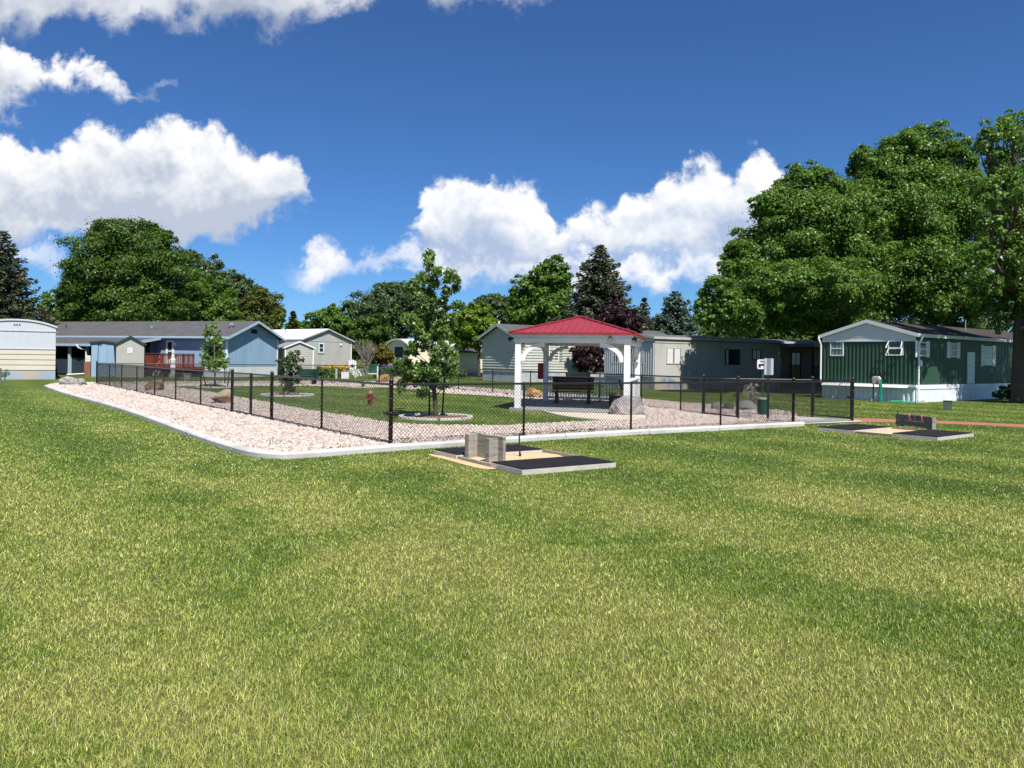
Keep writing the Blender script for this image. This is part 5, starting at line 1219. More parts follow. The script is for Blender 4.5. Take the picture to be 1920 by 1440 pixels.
def boulder(px0, px1, ytop, ybase, m, label, seed, depth=.8, lean=0, flat=0, z=.03):
    p = G((px0+px1)/2, ybase-1.0); w = (px1-px0)*p.y/F; h = (ybase-ytop)*p.y/F; rr = random.Random(seed)
    p = p+Vector((0, w*depth*.4, 0))
    bm = bmesh.new(); bmesh.ops.create_icosphere(bm, subdivisions=4, radius=1)
    planes = []
    for k in range(13):
        d = Vector((rr.gauss(0,1), rr.gauss(0,1), rr.gauss(0,.8))).normalized(); planes.append((d, rr.uniform(.62,.86)))
    off = Vector((seed*3.1, seed*1.7, 0))
    for v in bm.verts:
        q = v.co.copy()
        for d, c in planes:
            t = q.dot(d)
            if t > c: q -= d*(t-c)*.92
        q *= 1+.13*mnoise.fractal(q*1.6+off, 1, 2, 4)+.035*mnoise.noise(q*7+off)
        v.co = q
    xs = [v.co.x for v in bm.verts]; zs = [v.co.z for v in bm.verts]; ys = [v.co.y for v in bm.verts]
    for v in bm.verts:
        x = (v.co.x-min(xs))/(max(xs)-min(xs))-.5; y = (v.co.y-min(ys))/(max(ys)-min(ys))-.5; zz = (v.co.z-min(zs))/(max(zs)-min(zs))
        zz = max(zz-.16, -.02)/.84
        v.co = Vector((x*w+lean*zz*w, y*w*depth, zz*h*(1+flat*x)))
    me = bpy.data.meshes.new('boulder'); bm.to_mesh(me); bm.free(); me.materials.append(m)
    o = bpy.data.objects.new('boulder', me); COL.objects.link(o); o.location = p+Vector((0,0,z-.03)); tag(o, label, 'rock', 'boulders set in the gravel'); return o
boulder(105,141,706.5,726,r_pink,'pinkish grey boulder at the far left tip of the gravel',1)
boulder(134,157,710.5,726,r_grey,'smaller grey boulder touching the right side of the pinkish one',2)
boulder(266,304,714,736.5,r_brown,'dark brown slanted boulder seen through the left fence',3,.8,0,.35)
boulder(391.5,432,731,761.5,r_suncap,'squat boulder with a pale tan top by the double gate',4,.8)
boulder(184,199,694.5,703,r_brown,'small brown rock on the grass behind the far corner post',5,.8,z=.0)
boulder(703,733,702.5,719.5,r_org,'orange sandstone boulder at the far fence behind the hydrant',6)
boulder(732,754,707,719.5,r_tan,'pale tan rock next to the orange boulder',7)
boulder(986,1018,728,750.5,r_org,'orange tan boulder left of the rear gazebo post',8)
boulder(1143,1212,742.5,780.5,r_pink,'large grey pink boulder in front of the right gazebo post',9,.75)
boulder(1335,1356,755.5,772,r_grey,'small grey rock behind the inner entry gate',10)
boulder(1354,1380,757,772.5,r_dark,'dark brown rock behind the inner entry gate',11)
boulder(1387,1422,752,774,r_grey,'grey rock beside the green waste bin',12)
# ---------------------------------------------------------------- hydrant
m_hyd = mat('hydrant red', (.22,.022,.025), .5, .2, 4); m_hydt = mat('hydrant top', (.28,.16,.13), .6, .2, 4)
p = G(694,762); t = thing('fire_hydrant', p, 'old red fire hydrant standing on the inner lawn', 'hydrant')
mb = MB(); mb.lathe([(.13,0),(.13,.03),(.085,.035),(.085,.38),(.11,.39),(.11,.43),(.085,.44)], 16); mb.build('barrel', m_hyd, t, smooth=False)
mb = MB(); mb.lathe([(.10,.44),(.095,.48),(.06,.53),(.025,.545),(.025,.58),(.004,.585)], 16); mb.build('bonnet', m_hydt, t)
for s in (-1, 1):
    mb = MB(); mb.tube([(s*.07,0,.33),(s*.15,0,.33)], [.045,.045], 10); mb.tube([(s*.15,0,.33),(s*.17,0,.33)], [.055,.05], 6); mb.build('nozzle', m_hyd, t)
mb = MB(); mb.tube([(0,-.07,.28),(0,-.16,.28)], [.06,.06], 10); mb.build('nozzle', m_hyd, t)
# ---------------------------------------------------------------- waste station and sign
m_bin = mat('green bin', (.010,.065,.045), .45, .15, 3); m_spost = mat('green post', (.02,.10,.05), .5, .1, 3); m_sgn = mat('white sign', (.70,.72,.74), .4, .05, 3); m_alu = mat('bare aluminium', (.50,.51,.53), .45, .08, 4, metal=.3)
Yw = G(1430,781).y; p = G(1430,781.5)
t = thing('waste_station', p, 'green dog waste station with a bin and a white dog sign', 'waste station', R(-14))
zt = D(1430,674,Yw).z
mb = MB(); mb.box(-.03,.03,.10,.16,0,zt-.1); mb.build('post', m_spost, t)
zb = D(1430,747,Yw).z
mb = MB(); mb.lathe([(.16,.03),(.175,zb-.02)], 20); mb.build('bin', m_bin, t)
mb = MB(); mb.lathe([(.185,zb-.02),(.185,zb+.02),(.16,zb+.03)], 20); mb.build('lid', m_alu, t)
z0 = D(1430,692,Yw).z; z1 = D(1430,674,Yw).z; xw = .155
mb = MB(); n = 8; pts = []
for cx, cz, a0 in ((xw-.05,z1-.05,0),(-xw+.05,z1-.05,90),(-xw+.05,z0+.05,180),(xw-.05,z0+.05,270)): pts += [(cx-.03+.05*math.cos(R(a0+90*k/4)), .02, cz+.05*math.sin(R(a0+90*k/4))) for k in range(5)]
mb.prism(pts, (0,.08,0)); sb = mb.build('sign_box', m_sgn, t)
mb = MB(); s = .24; ox, oz = -.03-.12, z0+.045     # standing dog silhouette
dog = [(0,.30),(.04,.62),(.10,.66),(.62,.70),(.72,.84),(.80,.95),(.86,.86),(1.0,.80),(.99,.72),(.86,.68),(.80,.52),(.80,0),(.72,0),(.70,.36),(.32,.38),(.28,.28),(.30,0),(.22,0),(.16,.28),(.10,.0),(.03,.0),(.07,.46)]
mb.prism([(ox+x*s, .012, oz+z*s*.72) for x, z in dog], (0,.007,0)); mb.build('dog_symbol', m_lamp, sb)
mb = MB()
for zz, ww in ((z1-.045,.16),(z1-.075,.12)): mb.box(-.03-ww/2,-.03+ww/2,.013,.0195,zz-.009,zz+.009)
mb.build('print_lines', mat('grey ink', (.20,.22,.22), .7, .1, 3), sb)
p = G(1439.5,789.5); Ys = p.y; t = thing('sign_post', p, 'black perforated post carrying two back to back grey signs', 'sign', R(8))
zt = D(1440,671,Ys).z; mb = MB(); mb.box(-.027,.027,-.027,.027,-.05,zt); ps = mb.build('post', m_blk, t)
mb = MB()
for k in range(36): z = .1+k*.045; mb.tube([(0,-.0275,z),(0,-.0295,z)], [.007,.007], 6)
mb.build('hole', m_dark, ps)
z0 = D(1440,703,Ys).z; z1 = D(1440,672,Ys).z
def plate(O, d, n, w, m, nm):
    mb = MB(); d = Vector(d).normalized(); n = Vector(n); pts = []
    for cx, cz, a0 in ((w/2-.03,z1-.03,0),(-w/2+.03,z1-.03,90),(-w/2+.03,z0+.03,180),(w/2-.03,z0+.03,270)): pts += [Vector(O)+d*(cx+.03*math.cos(R(a0+90*k/4)))+Vector((0,0,cz+.03*math.sin(R(a0+90*k/4)))) for k in range(5)]
    mb.prism(pts, n*.004); return mb.build(nm, m, t)
plate((.03,.03,0), (1,.12,0), (0,1,0), .30, m_alu, 'sign_plate')
plate((-.035,.0,0), (.55,-.85,0), (-.8,-.5,0), .24, m_alu, 'sign_plate')
# pale dry stalks near the bin
pz = G(1412,772)+Vector((.1,.5,0)); t = thing('dry_plant', pz, 'tall dry pale stalks growing behind the green waste bin', 'plant'); mb = MB(); rr = random.Random(9)
for k in range(16):
    a = rr.uniform(0,6.28); L = rr.uniform(.5,.95); b = rr.uniform(.05,.32); mb.tube([(0,0,0),(math.cos(a)*b*.4,math.sin(a)*b*.4,L*.6),(math.cos(a)*b,math.sin(a)*b,L)], [.008,.007,.004], 5)
mb.build('stems', m_barkg, t); n = 160; rg = np.random.default_rng(3); a = rg.uniform(0,6.28,n); rad = rg.uniform(0,.3,n); C = np.stack([np.cos(a)*rad,np.sin(a)*rad,.25+rad*1.2+rg.random(n)*.45],1)
leafmesh('leaves', C, np.tile([0,-.5,.6],(n,1)), .09, leafmat('pale leaves', (.30,.30,.22), (.62,.60,.50), .2), t, rg.random(n), .45, .8)
# ---------------------------------------------------------------- horseshoe pits
m_mat = mat('black rubber mat', (.022,.022,.024), .8, .2, 3, .4, 30); m_timb = mat('weathered timber', (.30,.275,.235), .85, .25, 2.5, .6, 18, stretch=(1,1,7), stain=((.12,.10,.085), 2.2, .6)); m_timbd = mat('dark weathered timber', (.22,.20,.18), .85, .25, 2.5, .5, 18, stretch=(1,1,7))
m_sand = mat('pit sand', (.58,.41,.24), .95, .12, 6, .8, 40); m_frame = mat('pale weathered board', (.47,.44,.39), .85, .15, 3, .4, 20); m_rust = mat('rusty steel', (.06,.04,.03), .7, .3, 9, .2, 30, metal=.4)
NOGRASS = []
def pit_origin(A, B):       # front edge of the near mat gives the direction of the lane
    d = (B-A); d.z = 0; L = d.length; d.normalize(); return d, L
def mat_slab(t, O, ex, ey, w, l, nm_='platform', step=True):
    mb = MB(); mb.obox(O, ex, ey, (0,0,1), 0, w, 0, l, 0, .075); pf = mb.build(nm_, m_frame, t, True)
    mb = MB(); mb.obox(O, ex, ey, (0,0,1), .015, w-.015, .015, l-.015, .077, .085)
    k = .03
    while k < w-.03: mb.obox(O, ex, ey, (0,0,1), k, k+.022, .012, l-.012, .085, .097); k += .042
    mb.build('rubber_mat', m_mat, pf, True)
def horseshoe_pit(corner, ex, label, mirror=False, Lm=1.78, Wm=.86, gap=.95, board_dark=False, board_first=True, mats=2):
    """corner: near corner of the near mat; ex along the lane, ey away from the viewer"""
    O = Vector((corner.x, corner.y, 0)); ex = Vector(ex); ey = Vector((-ex.y, ex.x, 0))
    t = thing('horseshoe_pit', O, label, 'horseshoe pit')
    mat_slab(t, O, ex, ey, Lm, Wm); mat_slab(t, O+ey*(Wm+gap)+ex*-.02, ex, ey, Lm, Wm*.95)
    mb = MB(); P = O+ey*Wm; nx, ny = 16, 12; vs = []; 
    for j in range(ny+1):
        for i in range(nx+1):
            u, v = i/nx, j/ny; e = min(u,1-u,v,1-v)*6; q = P+ex*(Lm*u)+ey*(.01+(gap-.02)*v); q.z = .03+min(1,e)*.025+.02*mnoise.noise(Vector((u*5,v*4,O.x))) ; vs.append(q)
    mb.add(vs, [(j*(nx+1)+i, j*(nx+1)+i+1, (j+1)*(nx+1)+i+1, (j+1)*(nx+1)+i) for j in range(ny) for i in range(nx)]); mb.build('sand', m_sand, t, True, True)
    mb = MB()
    mb.obox(P, ex, ey, (0,0,1), Lm-.05, Lm+.0, .01, gap-.01, 0, .085); mb.build('sand_frame', m_timbd if board_dark else m_timb, t, True); mb = MB()
    mb.obox(P, ex, ey, (0,0,1), -.0, .05, .01, gap-.01, 0, .06); mb.build('sand_frame', m_timbd if board_dark else m_timb, t, True)
    NOGRASS.append([tuple((O+ex*a+ey*b)[:2]) for a, b in ((-.12,-.03),(Lm+.05,-.03),(Lm+.05,Wm*2+gap+.03),(-.12,Wm*2+gap+.03))])
    return t, O, ex, ey
A = G(979,881,.08); B = G(1155,867,.08); A.z = B.z = 0; exA, LA = pit_origin(A, B)
C = G(914,867,.09); WA = (Vector((C.x,C.y,0))-A).dot(Vector((-exA.y,exA.x,0)))
Dm = G(805,844,.09); WT = (Vector((Dm.x,Dm.y,0))-A).dot(Vector((-exA.y,exA.x,0))); 
print('pit1', LA, WA, WT)
t, O, ex, ey = horseshoe_pit(A, exA, 'near horseshoe pit with grey timber backboard, black mats and sand', Lm=LA, Wm=.90, gap=1.06)
gp1 = max(.7, WT-1.95*WA)
# backboard: two upright timbers and two planks at the left end of the sand
def up(px, py0, py1, base): return D(px, py0, base.y).z
pw = .13; 
for s_, hh in ((1.10, .43), (1.76, .44)):
    Q = O+ey*s_; mb = MB(); mb.obox(Q, ex, ey, (0,0,1), .10, .20, 0, .13, 0, hh); mb.build('upright', m_timb, t, True, bevel=.008)
    mb = MB(); mb.obox(Q, ex, ey, (0,0,1), .203, .278, .005, .125, 0, hh+.005); mb.build('upright', m_timb, t, True, bevel=.008)
for z0, z1 in ((.04,.245),(.25,.455)):
    mb = MB(); mb.obox(O, ex, ey, (0,0,1), .281, .335, .97, 1.99, z0, z1); mb.build('plank', m_timb, t, True, bevel=.006)
def stake_pin(p, h, label, lean=(.0,0)):
    tt = thing('pit_stake', p, label, 'stake', 0, 'steel stakes of the horseshoe pits'); mb = MB(); mb.tube([(0,0,-.02),(lean[0],lean[1],h)], [.014,.014], 8); mb.build('rod', m_rust, tt)
    mb = MB(); mb.lathe([(.022,.0),(.022,.05),(.012,.06)], 8, (0,0,.0)); mb.build('collar', m_rust, tt)
q = G(975,856,.05); stake_pin(Vector((q.x,q.y,.05)), .40, 'thin dark steel stake in the sand of the near horseshoe pit', (-.02,0))
# spilled sand
mb = MB(); rr = random.Random(3)
cs = [G(x, y) for x, y in ((805,852),(830,856),(860,862),(890,868),(915,873),(930,880),(905,880),(870,872),(835,862),(810,856))]
sheet('sand_spill', spline(cs,3,True), .01, m_sand, 'strip of spilled tan sand along the left edge of the near horseshoe pit', 'sand'); NOGRASS.append([tuple(c[:2]) for c in cs])
# right pit
A = G(1758,822.5,.05); B = G(1825.6,813,.07); A.z = B.z = 0; exB, LB = pit_origin(A, B); C = G(1685,813,.06); eyB = Vector((-exB.y,exB.x,0)); WB = (Vector((C.x,C.y,0))-A).dot(eyB)
Dm = G(1554.6,800.8,.06); WT = (Vector((Dm.x,Dm.y,0))-A).dot(eyB); print('pit2', LB, WB, WT)
LB = max(LB, 1.5)
gp2 = max(.8, WT-1.95*WB)
t, O, ex, ey = horseshoe_pit(A, exB, 'far right horseshoe pit with a dark backboard and orange horseshoes', Lm=LB, Wm=WB, gap=gp2, board_dark=True)
bL = G(1679,798); bR = G(1745.5,805); bd = (bR-bL); bl = bd.length; bd.normalize(); bn = Vector((bd.y,-bd.x,0)); 
if bn.y > 0: bn = -bn
hz = D(1679,775.5,bL.y).z; mb_ = []
for z0, z1 in ((.03,hz*.5-.004),(hz*.5+.004,hz)):
    mb = MB(); mb.obox(bL, bd, bn, (0,0,1), 0, bl, -.05, 0, z0, z1); mb.build('plank', m_timbd, t, True, bevel=.006)
for s_ in (.1, bl-.24):
    mb = MB(); mb.obox(bL, bd, bn, (0,0,1), s_, s_+.14, -.19, -.053, 0, hz-.03); mb.build('upright', m_timbd, t, True, bevel=.006)
mb = MB(); mb.obox(bL, bd, bn, (0,0,1), bl+.003, bl+.05, -.12, .01, 0, hz-.02); mb.build('end_board', m_timb, t, True)
q = G(1683,807); stake_pin(q, .50, 'thin dark steel stake in the sand of the right horseshoe pit')
m_ors = mat('orange horseshoe', (.62,.13,.06), .5, .15, 6); m_sst = mat('steel horseshoe', (.13,.13,.14), .45, .15, 6, metal=.4)
def shoe(px, m, label, tilt):
    s_ = along(bL, bd, px, 775); P = bL+bd*s_+Vector((0,0,hz)); tt = thing('horseshoe', P, label, 'horseshoe', math.atan2(bd.y,bd.x), 'horseshoes hung over the backboard')
    pts = []
    for k in range(15):
        a = R(-40+260*k/14); pts.append(Vector((tilt*.02, 0, 0))+Vector((.03*math.sin(a*1.0)*0+tilt*.04*math.cos(a), -.015-.085*math.cos(a)*1.0, -.06+.085*math.sin(a)*1.0)))
    mb = MB(); mb.tube(pts, [.010]*15, 7); mb.build('shoe', m, tt)
    mb = MB(); mb.lathe([(.018,-.02),(.018,.02)], 7, pts[0]); mb.lathe([(.018,-.02),(.018,.02)], 7, pts[-1]); mb.build('heel', m, tt)
shoe(1706, m_ors, 'left orange horseshoe hung over the right pit backboard', 1); shoe(1730, m_ors, 'right orange horseshoe hung over the right pit backboard', 1)
shoe(1715, m_sst, 'dark steel horseshoe hung just right of the left orange one', -1); shoe(1723, m_sst, 'dark steel horseshoe hung just left of the right orange one', -1)
# ---------------------------------------------------------------- small yard things
p = H1.M @ Vector((H1.at('front',1660,710)[0], -.9, 0)); t = thing('hose_reel', p, 'pale hose reel stand with a green hose before the green home', 'hose reel', rzG)
m_bei = mat('beige plastic', (.52,.50,.45), .5, .08, 3); m_hose = mat('green hose', (.02,.36,.23), .45, .15, 6)
mb = MB(); pts = [(-.19,0,.78),(.19,0,.78),(.19,0,1.08),(.12,0,1.16),(-.12,0,1.16),(-.19,0,1.08)]; mb.prism(pts, (0,.16,0)); mb.build('housing', m_bei, t, bevel=.02)
mb = MB(); pts = [(-.14,-.012,.82),(.14,-.012,.82),(.14,-.012,1.04),(.09,-.012,1.10),(-.09,-.012,1.10),(-.14,-.012,1.04)]; mb.prism(pts, (0,.011,0)); mb.build('cover_panel', mat('grey beige', (.40,.39,.36), .6, .08, 3), t)
mb = MB(); mb.box(-.16,-.12,.06,.10,0,.78); mb.box(.12,.16,.06,.10,0,.78); mb.build('leg', m_spost, t)
mb = MB()
for k in range(4): 
    x = .20+.03*k; mb.tube([(.1,-.03,1.0),(x,-.04,1.02),(x+.04,-.05,.7),(x+.02,-.05,.3),(x+.06,-.06,.02)], .013, 6)
mb.build('hose', m_hose, t)
p = H1.M @ Vector((Wg-.35, -.5, 0)); t = thing('garden_hose', p, 'loose green hose lying on the grass below the white downspout', 'hose', 0); mb = MB(); pts = []
for k in range(60): a = k*.42; r = .32+.10*math.sin(k*.37); pts.append((1.0*r*1.4*math.cos(a)+k*.012-.3, .5*r*math.sin(a), .02+.012*(k%5)))
mb.tube(pts, .014, 5); mb.build('hose', m_hose, t); mb = MB(); mb.tube([pts[-1], Vector(pts[-1])+Vector((.14,.02,.02))], [.02,.014], 7); mb.build('nozzle', m_dark, t)
m_util = mat('grey green metal', (.22,.27,.24), .5, .15, 2)
m_util2 = mat('dull utility green', (.085,.11,.095), .5, .2, 2)
p = G(1777,768.5); t = thing('utility_box', p, 'grey green utility pedestal on the lawn before the green home', 'utility box', R(-30)); h = D(1777,751,p.y).z
mb = MB(); mb.prism([(-.15,-.13,0),(.15,-.13,0),(.15,.13,0),(-.15,.13,0)], (0,0,h-.03)); mb.build('body', m_util2, t, bevel=.01)
mb = MB(); mb.box(-.165,.165,-.145,.145,h-.028,h); mb.build('lid', m_util2, t, bevel=.01)
p = G(352,712.5); t = thing('utility_box', p, 'small grey green utility box on the grass before the blue house', 'utility box', 0); mb = MB(); mb.box(-.2,.2,-.15,.15,0,.40); mb.build('body', m_util, t, bevel=.02); mb = MB(); mb.box(-.22,.22,-.17,.17,.402,.45); mb.build('lid', m_util, t, bevel=.01)
p = G(338,711.5); t = thing('garden_stool', p, 'small rusty brown slatted stool at the end of the red deck', 'stool'); m_rw = mat('rust brown wood', (.20,.085,.05), .7, .2, 3)
mb = MB()
for k in range(4): mb.box(-.28,.28,-.2+k*.105,-.2+k*.105+.085,.42,.45)
mb.build('seat', m_rw, t)
for x in (-.24,.24):
    for y in (-.16,.16): mb = MB(); mb.bar((x,y,0),(x*.9,y,.42),.05,.05); mb.build('leg', m_rw, t)
# gas meter at the far left
p = G(7,717.5); t = thing('gas_meter', p, 'green gas meter on pipes at the left edge by the yellow trailer', 'gas meter'); m_gm = mat('meter green grey', (.10,.16,.14), .5, .15, 3)
mb = MB(); mb.box(-.16,.12,-.1,.1,.32,.62); mb.tube([(-.02,-.1,.47),(-.02,-.14,.47)], [.13,.12], 16); mb.build('meter', m_gm, t, bevel=.02)
mb = MB(); mb.tube([(.06,0,.0),(.06,0,.32)], .03, 8); mb.tube([(.1,0,.6),(.1,0,.74),(.22,0,.74),(.24,0,.5)], .028, 8); mb.tube([(.24,0,.58),(.24,-.02,.42)], [.09,.09], 10); mb.build('pipe', m_gm, t)
p = G(-3,720); t = thing('marker_post', p, 'weathered timber marker post beside the gas meter', 'post'); mb = MB(); mb.box(-.09,.12,-.08,.08,0,.85); mb.build('post', m_timb, t, bevel=.01)
# barrels and boxes in the carport
p = gp(167,57.5); t = thing('storage_box', p, 'rust red storage box at the carport post', 'box'); mb = MB(); mb.box(-.25,.2,-.2,.2,0,1.05); mb.build('body', mat('brick brown', (.25,.11,.07), .8, .15, 3), t); mb = MB(); mb.box(-.2,.16,-.16,.16,1.052,1.55); mb.build('bag', mat('pale cloth', (.60,.57,.52), .9, .15, 4), t, bevel=.05)
# lime green lounge chair
m_lime = mat('lime green plastic', (.20,.42,.13), .5, .1, 3)
p = gp(945,60.5); t = thing('lawn_chair', p, 'lime green slatted lawn chair against the sage home skirting', 'chair', R(-30))
mb = MB()
for k in range(9): z = .36+k*.085; mb.obox((0,.12+k*.022,z),(1,0,0),(0,.97,.25),(0,-.25,.97),-.29,.29,-.012,.012,0,.062)
mb.build('backrest', m_lime, t); mb = MB()
for k in range(6): mb.box(-.29,.29,-.42+k*.09,-.42+k*.09+.07,.34,.36)
mb.build('seat', m_lime, t)
for s in (-1, 1):
    mb = MB(); mb.bar((s*.31,-.4,0),(s*.31,-.4,.58),.05,.05); mb.bar((s*.31,.2,0),(s*.31,.24,.58),.05,.05); mb.bar((s*.31,-.45,.6),(s*.31,.3,.6),.08,.04,(1,0,0)); mb.bar((s*.30,.1,.34),(s*.30,.34,1.15),.05,.05); mb.build('arm_frame', m_lime, t)
# white yard furniture behind the far fence
m_wp = mat('white yard plastic', (.78,.78,.78), .5, .08, 3)
p = gp(648,61.5); t = thing('planter', p, 'white picket planter box with pink flowers', 'planter'); mb = MB(); mb.box(-.26,.26,-.2,.2,.05,.5)
for k in range(6): mb.prism([(-.28+k*.1,-.23,0),(-.20+k*.1,-.23,0),(-.20+k*.1,-.23,.5),(-.24+k*.1,-.23,.56),(-.28+k*.1,-.23,.5)], (0,.02,0))
mb.build('box', m_wp, t); n = 90; rg = np.random.default_rng(8); C = np.stack([rg.uniform(-.25,.25,n),rg.uniform(-.2,.2,n),.55+rg.random(n)*.1],1); leafmesh('flowers', C, np.tile([0,-.3,.8],(n,1)), .1, leafmat('pink petals', (.55,.12,.25), (.7,.5,.55), .2), t, rg.random(n), .8, .8)
p = gp(661,64.5); t = thing('garden_chair', p, 'white high backed garden chair with a black cat cutout', 'chair'); mb = MB()
for k in range(4): mb.box(-.33+k*.17,-.20+k*.17,-.0,.03,.8,1.5-.06*abs(k-1.5))
mb.build('backrest', m_wp, t); mb = MB(); mb.box(-.34,.34,-.5,0,.72,.78); mb.build('seat', m_wp, t)
for x in (-.3,.3):
    for y in (-.46,-.03): mb = MB(); mb.box(x-.03,x+.03,y-.03,y+.03,0,.72); mb.build('leg', m_wp, t)
mb = MB(); mb.prism([(-.16,-.02,.86),(.16,-.02,.86),(.14,-.02,1.0),(.2,-.02,1.1),(.06,-.02,1.04),(.03,-.02,1.16),(-.03,-.02,1.06),(-.18,-.02,1.14),(-.12,-.02,.98)], (0,.018,0)); mb.build('cutout', m_dark, t)
p = gp(672,63); t = thing('garden_table', p, 'white garden table with a scalloped skirt', 'table'); mb = MB(); mb.box(-.45,.45,-.3,.3,.66,.72); mb.build('tabletop', m_wp, t)
mb = MB(); pts = [(-.44,-.28,.659),(.44,-.28,.659),(.42,-.28,.30),(.25,-.28,.16),(.12,-.28,.40),(0,-.28,.10),(-.12,-.28,.40),(-.25,-.28,.16),(-.42,-.28,.30)]; mb.prism(pts, (0,.03,0)); mb.build('apron', m_wp, t)
for x in (-.4,.4): mb = MB(); mb.box(x-.03,x+.03,.2,.26,0,.66); mb.build('leg', m_wp, t)
p = gp(699,62.5); t = thing('garden_glider', p, 'white garden glider seat with a green backrest', 'seat'); mb = MB(); mb.box(-.42,.42,-.35,.3,.36,.42); mb.build('seat', m_wp, t); mb = MB(); mb.obox((0,.3,.44),(1,0,0),(0,.97,.2),(0,-.2,.97),-.38,.38,-.02,.02,0,.75); mb.build('backrest', m_spost, t)
for x in (-.45,.45): mb = MB(); mb.box(x-.04,x+.04,-.38,-.30,-.0,1.0); mb.box(x-.04,x+.04,.26,.34,0,1.15); mb.box(x-.05,x+.05,-.40,.36,.62,.67); mb.build('arm_frame', m_wp, t)
p = gp(631,61); t = thing('fence_post_stub', p, 'short pale timber post beside the yellow flowers', 'post'); mb = MB(); mb.box(-.07,.07,-.07,.07,0,.78); mb.build('post', m_frame, t, bevel=.01)
stones(); blades(); clover(); weeds()
# ---------------------------------------------------------------- sky, clouds, sun, camera
world = bpy.data.worlds.new("World"); scene.world = world; world.use_nodes = True
nt = NT(world.node_tree); nt.n.clear()
out = nt.new('ShaderNodeOutputWorld')
sky = nt.new('ShaderNodeTexSky', sky_type='NISHITA'); sky.sun_disc = False; sky.sun_elevation = SUN_EL; sky.sun_rotation = math.atan2(SUN_AZ.x, SUN_AZ.y)
sky.altitude = 1500; sky.air_density = 1.0; sky.dust_density = .35; sky.ozone_density = 2.2
skyc = nt.mix(1.0, sky.outputs[0], SKYTINT, 'MULTIPLY')
d = nt.new('ShaderNodeTexCoord').outputs['Generated']
sep = nt.new('ShaderNodeSeparateXYZ'); nt.l.new(d, sep.inputs[0])
y = nt.math('MAXIMUM', sep.outputs[1], .02)
u = nt.math('DIVIDE', sep.outputs[0], y); w = nt.math('DIVIDE', sep.outputs[2], y)      # plane of the horizon ahead
comb = nt.new('ShaderNodeCombineXYZ'); nt.l.new(u, comb.inputs[0]); nt.l.new(w, comb.inputs[1]); P = comb.outputs[0]
# billows: fine curls break the outline of each cloud bank
N1 = nt.noise(P, 15, 9, .60, .25, True); s1 = nt.new('ShaderNodeSeparateColor'); nt.l.new(N1, s1.inputs[0])
vor = nt.new('ShaderNodeTexVoronoi', feature='SMOOTH_F1', voronoi_dimensions='2D', normalize=True, ins={'Scale': 17.0, 'Detail': 4.0, 'Roughness': .62, 'Smoothness': .35})
wv = nt.vmath('ADD', P, nt.vmath('MULTIPLY', nt.vmath('SUBTRACT', N1, (.5,.5,.5)), (.05,.05,.05)))
nt.l.new(wv, vor.inputs['Vector']); bil = nt.math('SUBTRACT', 1.0, vor.outputs['Distance'])
uw = nt.math('ADD', u, nt.math('MULTIPLY', nt.math('SUBTRACT', s1.outputs[1], .5), .055))
dw = nt.math('ADD', nt.math('MULTIPLY', nt.math('SUBTRACT', s1.outputs[0], .5), -.085), nt.math('MULTIPLY', nt.math('SUBTRACT', bil, .62), -.075))
ww = nt.math('ADD', w, dw)
# light and shade on the billows: compare with a sample towards the sun side
P2 = nt.vmath('ADD', P, (.010,.016,0)); N2 = nt.noise(P2, 15, 7, .60, .25)
vor2 = nt.new('ShaderNodeTexVoronoi', feature='SMOOTH_F1', voronoi_dimensions='2D', normalize=True, ins={'Scale': 17.0, 'Detail': 3.0, 'Roughness': .62, 'Smoothness': .35})
nt.l.new(nt.vmath('ADD', wv, (.006,.011,0)), vor2.inputs['Vector'])
relief = nt.math('ADD', nt.math('MULTIPLY', nt.math('SUBTRACT', s1.outputs[0], N2), 1.7), nt.math('MULTIPLY', nt.math('SUBTRACT', vor2.outputs['Distance'], vor.outputs['Distance']), 2.0))
soft = nt.noise(P, 5, 4, .55)
lump = nt.math('SUBTRACT', nt.noise(P, 7, 6, .55, .5), nt.noise(nt.vmath('ADD', P, (.018,.034,0)), 7, 5, .55, .5))
relief = nt.math('ADD', relief, nt.math('MULTIPLY', lump, 1.7))
U0, U1 = -.95, .95
def curve(pts):
    n = nt.new('ShaderNodeFloatCurve'); c = n.mapping.curves[0]
    fac = nt.math('DIVIDE', nt.math('SUBTRACT', uw, U0), U1-U0, clamp=True); nt.l.new(fac, n.inputs['Value'])
    pp = sorted([((ray(px, py)[0]-U0)/(U1-U0), -ray(px, py)[1]) for px, py in pts])
    n.mapping.use_clip = False
    while len(c.points) < len(pp): c.points.new(.5, .5)
    for k, (a, b) in enumerate(pp): c.points[k].location = (a, b); c.points[k].handle_type = 'AUTO_CLAMPED'
    n.mapping.update(); return n.outputs[0]
OFF = [(-420,-80)]
def bank(top, bot, sharp, softb, grey, white, lo, hi, amount=1.0):
    t = curve(top); b = curve(bot)
    ft = nt.smooth(nt.math('SUBTRACT', t, ww), -.004, sharp); fb = nt.smooth(nt.math('SUBTRACT', nt.math('ADD', w, nt.math('MULTIPLY', dw, 1.1)), b), -.002, softb)
    den = nt.math('MULTIPLY', nt.math('MULTIPLY', ft, fb), amount)
    h = nt.math('DIVIDE', nt.math('SUBTRACT', ww, b), nt.math('MAXIMUM', nt.math('SUBTRACT', t, b), .02))
    h = nt.math('ADD', h, nt.math('MULTIPLY', nt.math('SUBTRACT', soft, .5), 1.9))
    lit = nt.math('ADD', nt.math('MULTIPLY', nt.smooth(h, lo, hi), .92), nt.math('MULTIPLY', relief, .75), clamp=True)
    return den, nt.mix(lit, grey, white)
WH = (1.0,1.0,1.0); GR = (.50,.57,.70); GR2 = (.40,.45,.56)
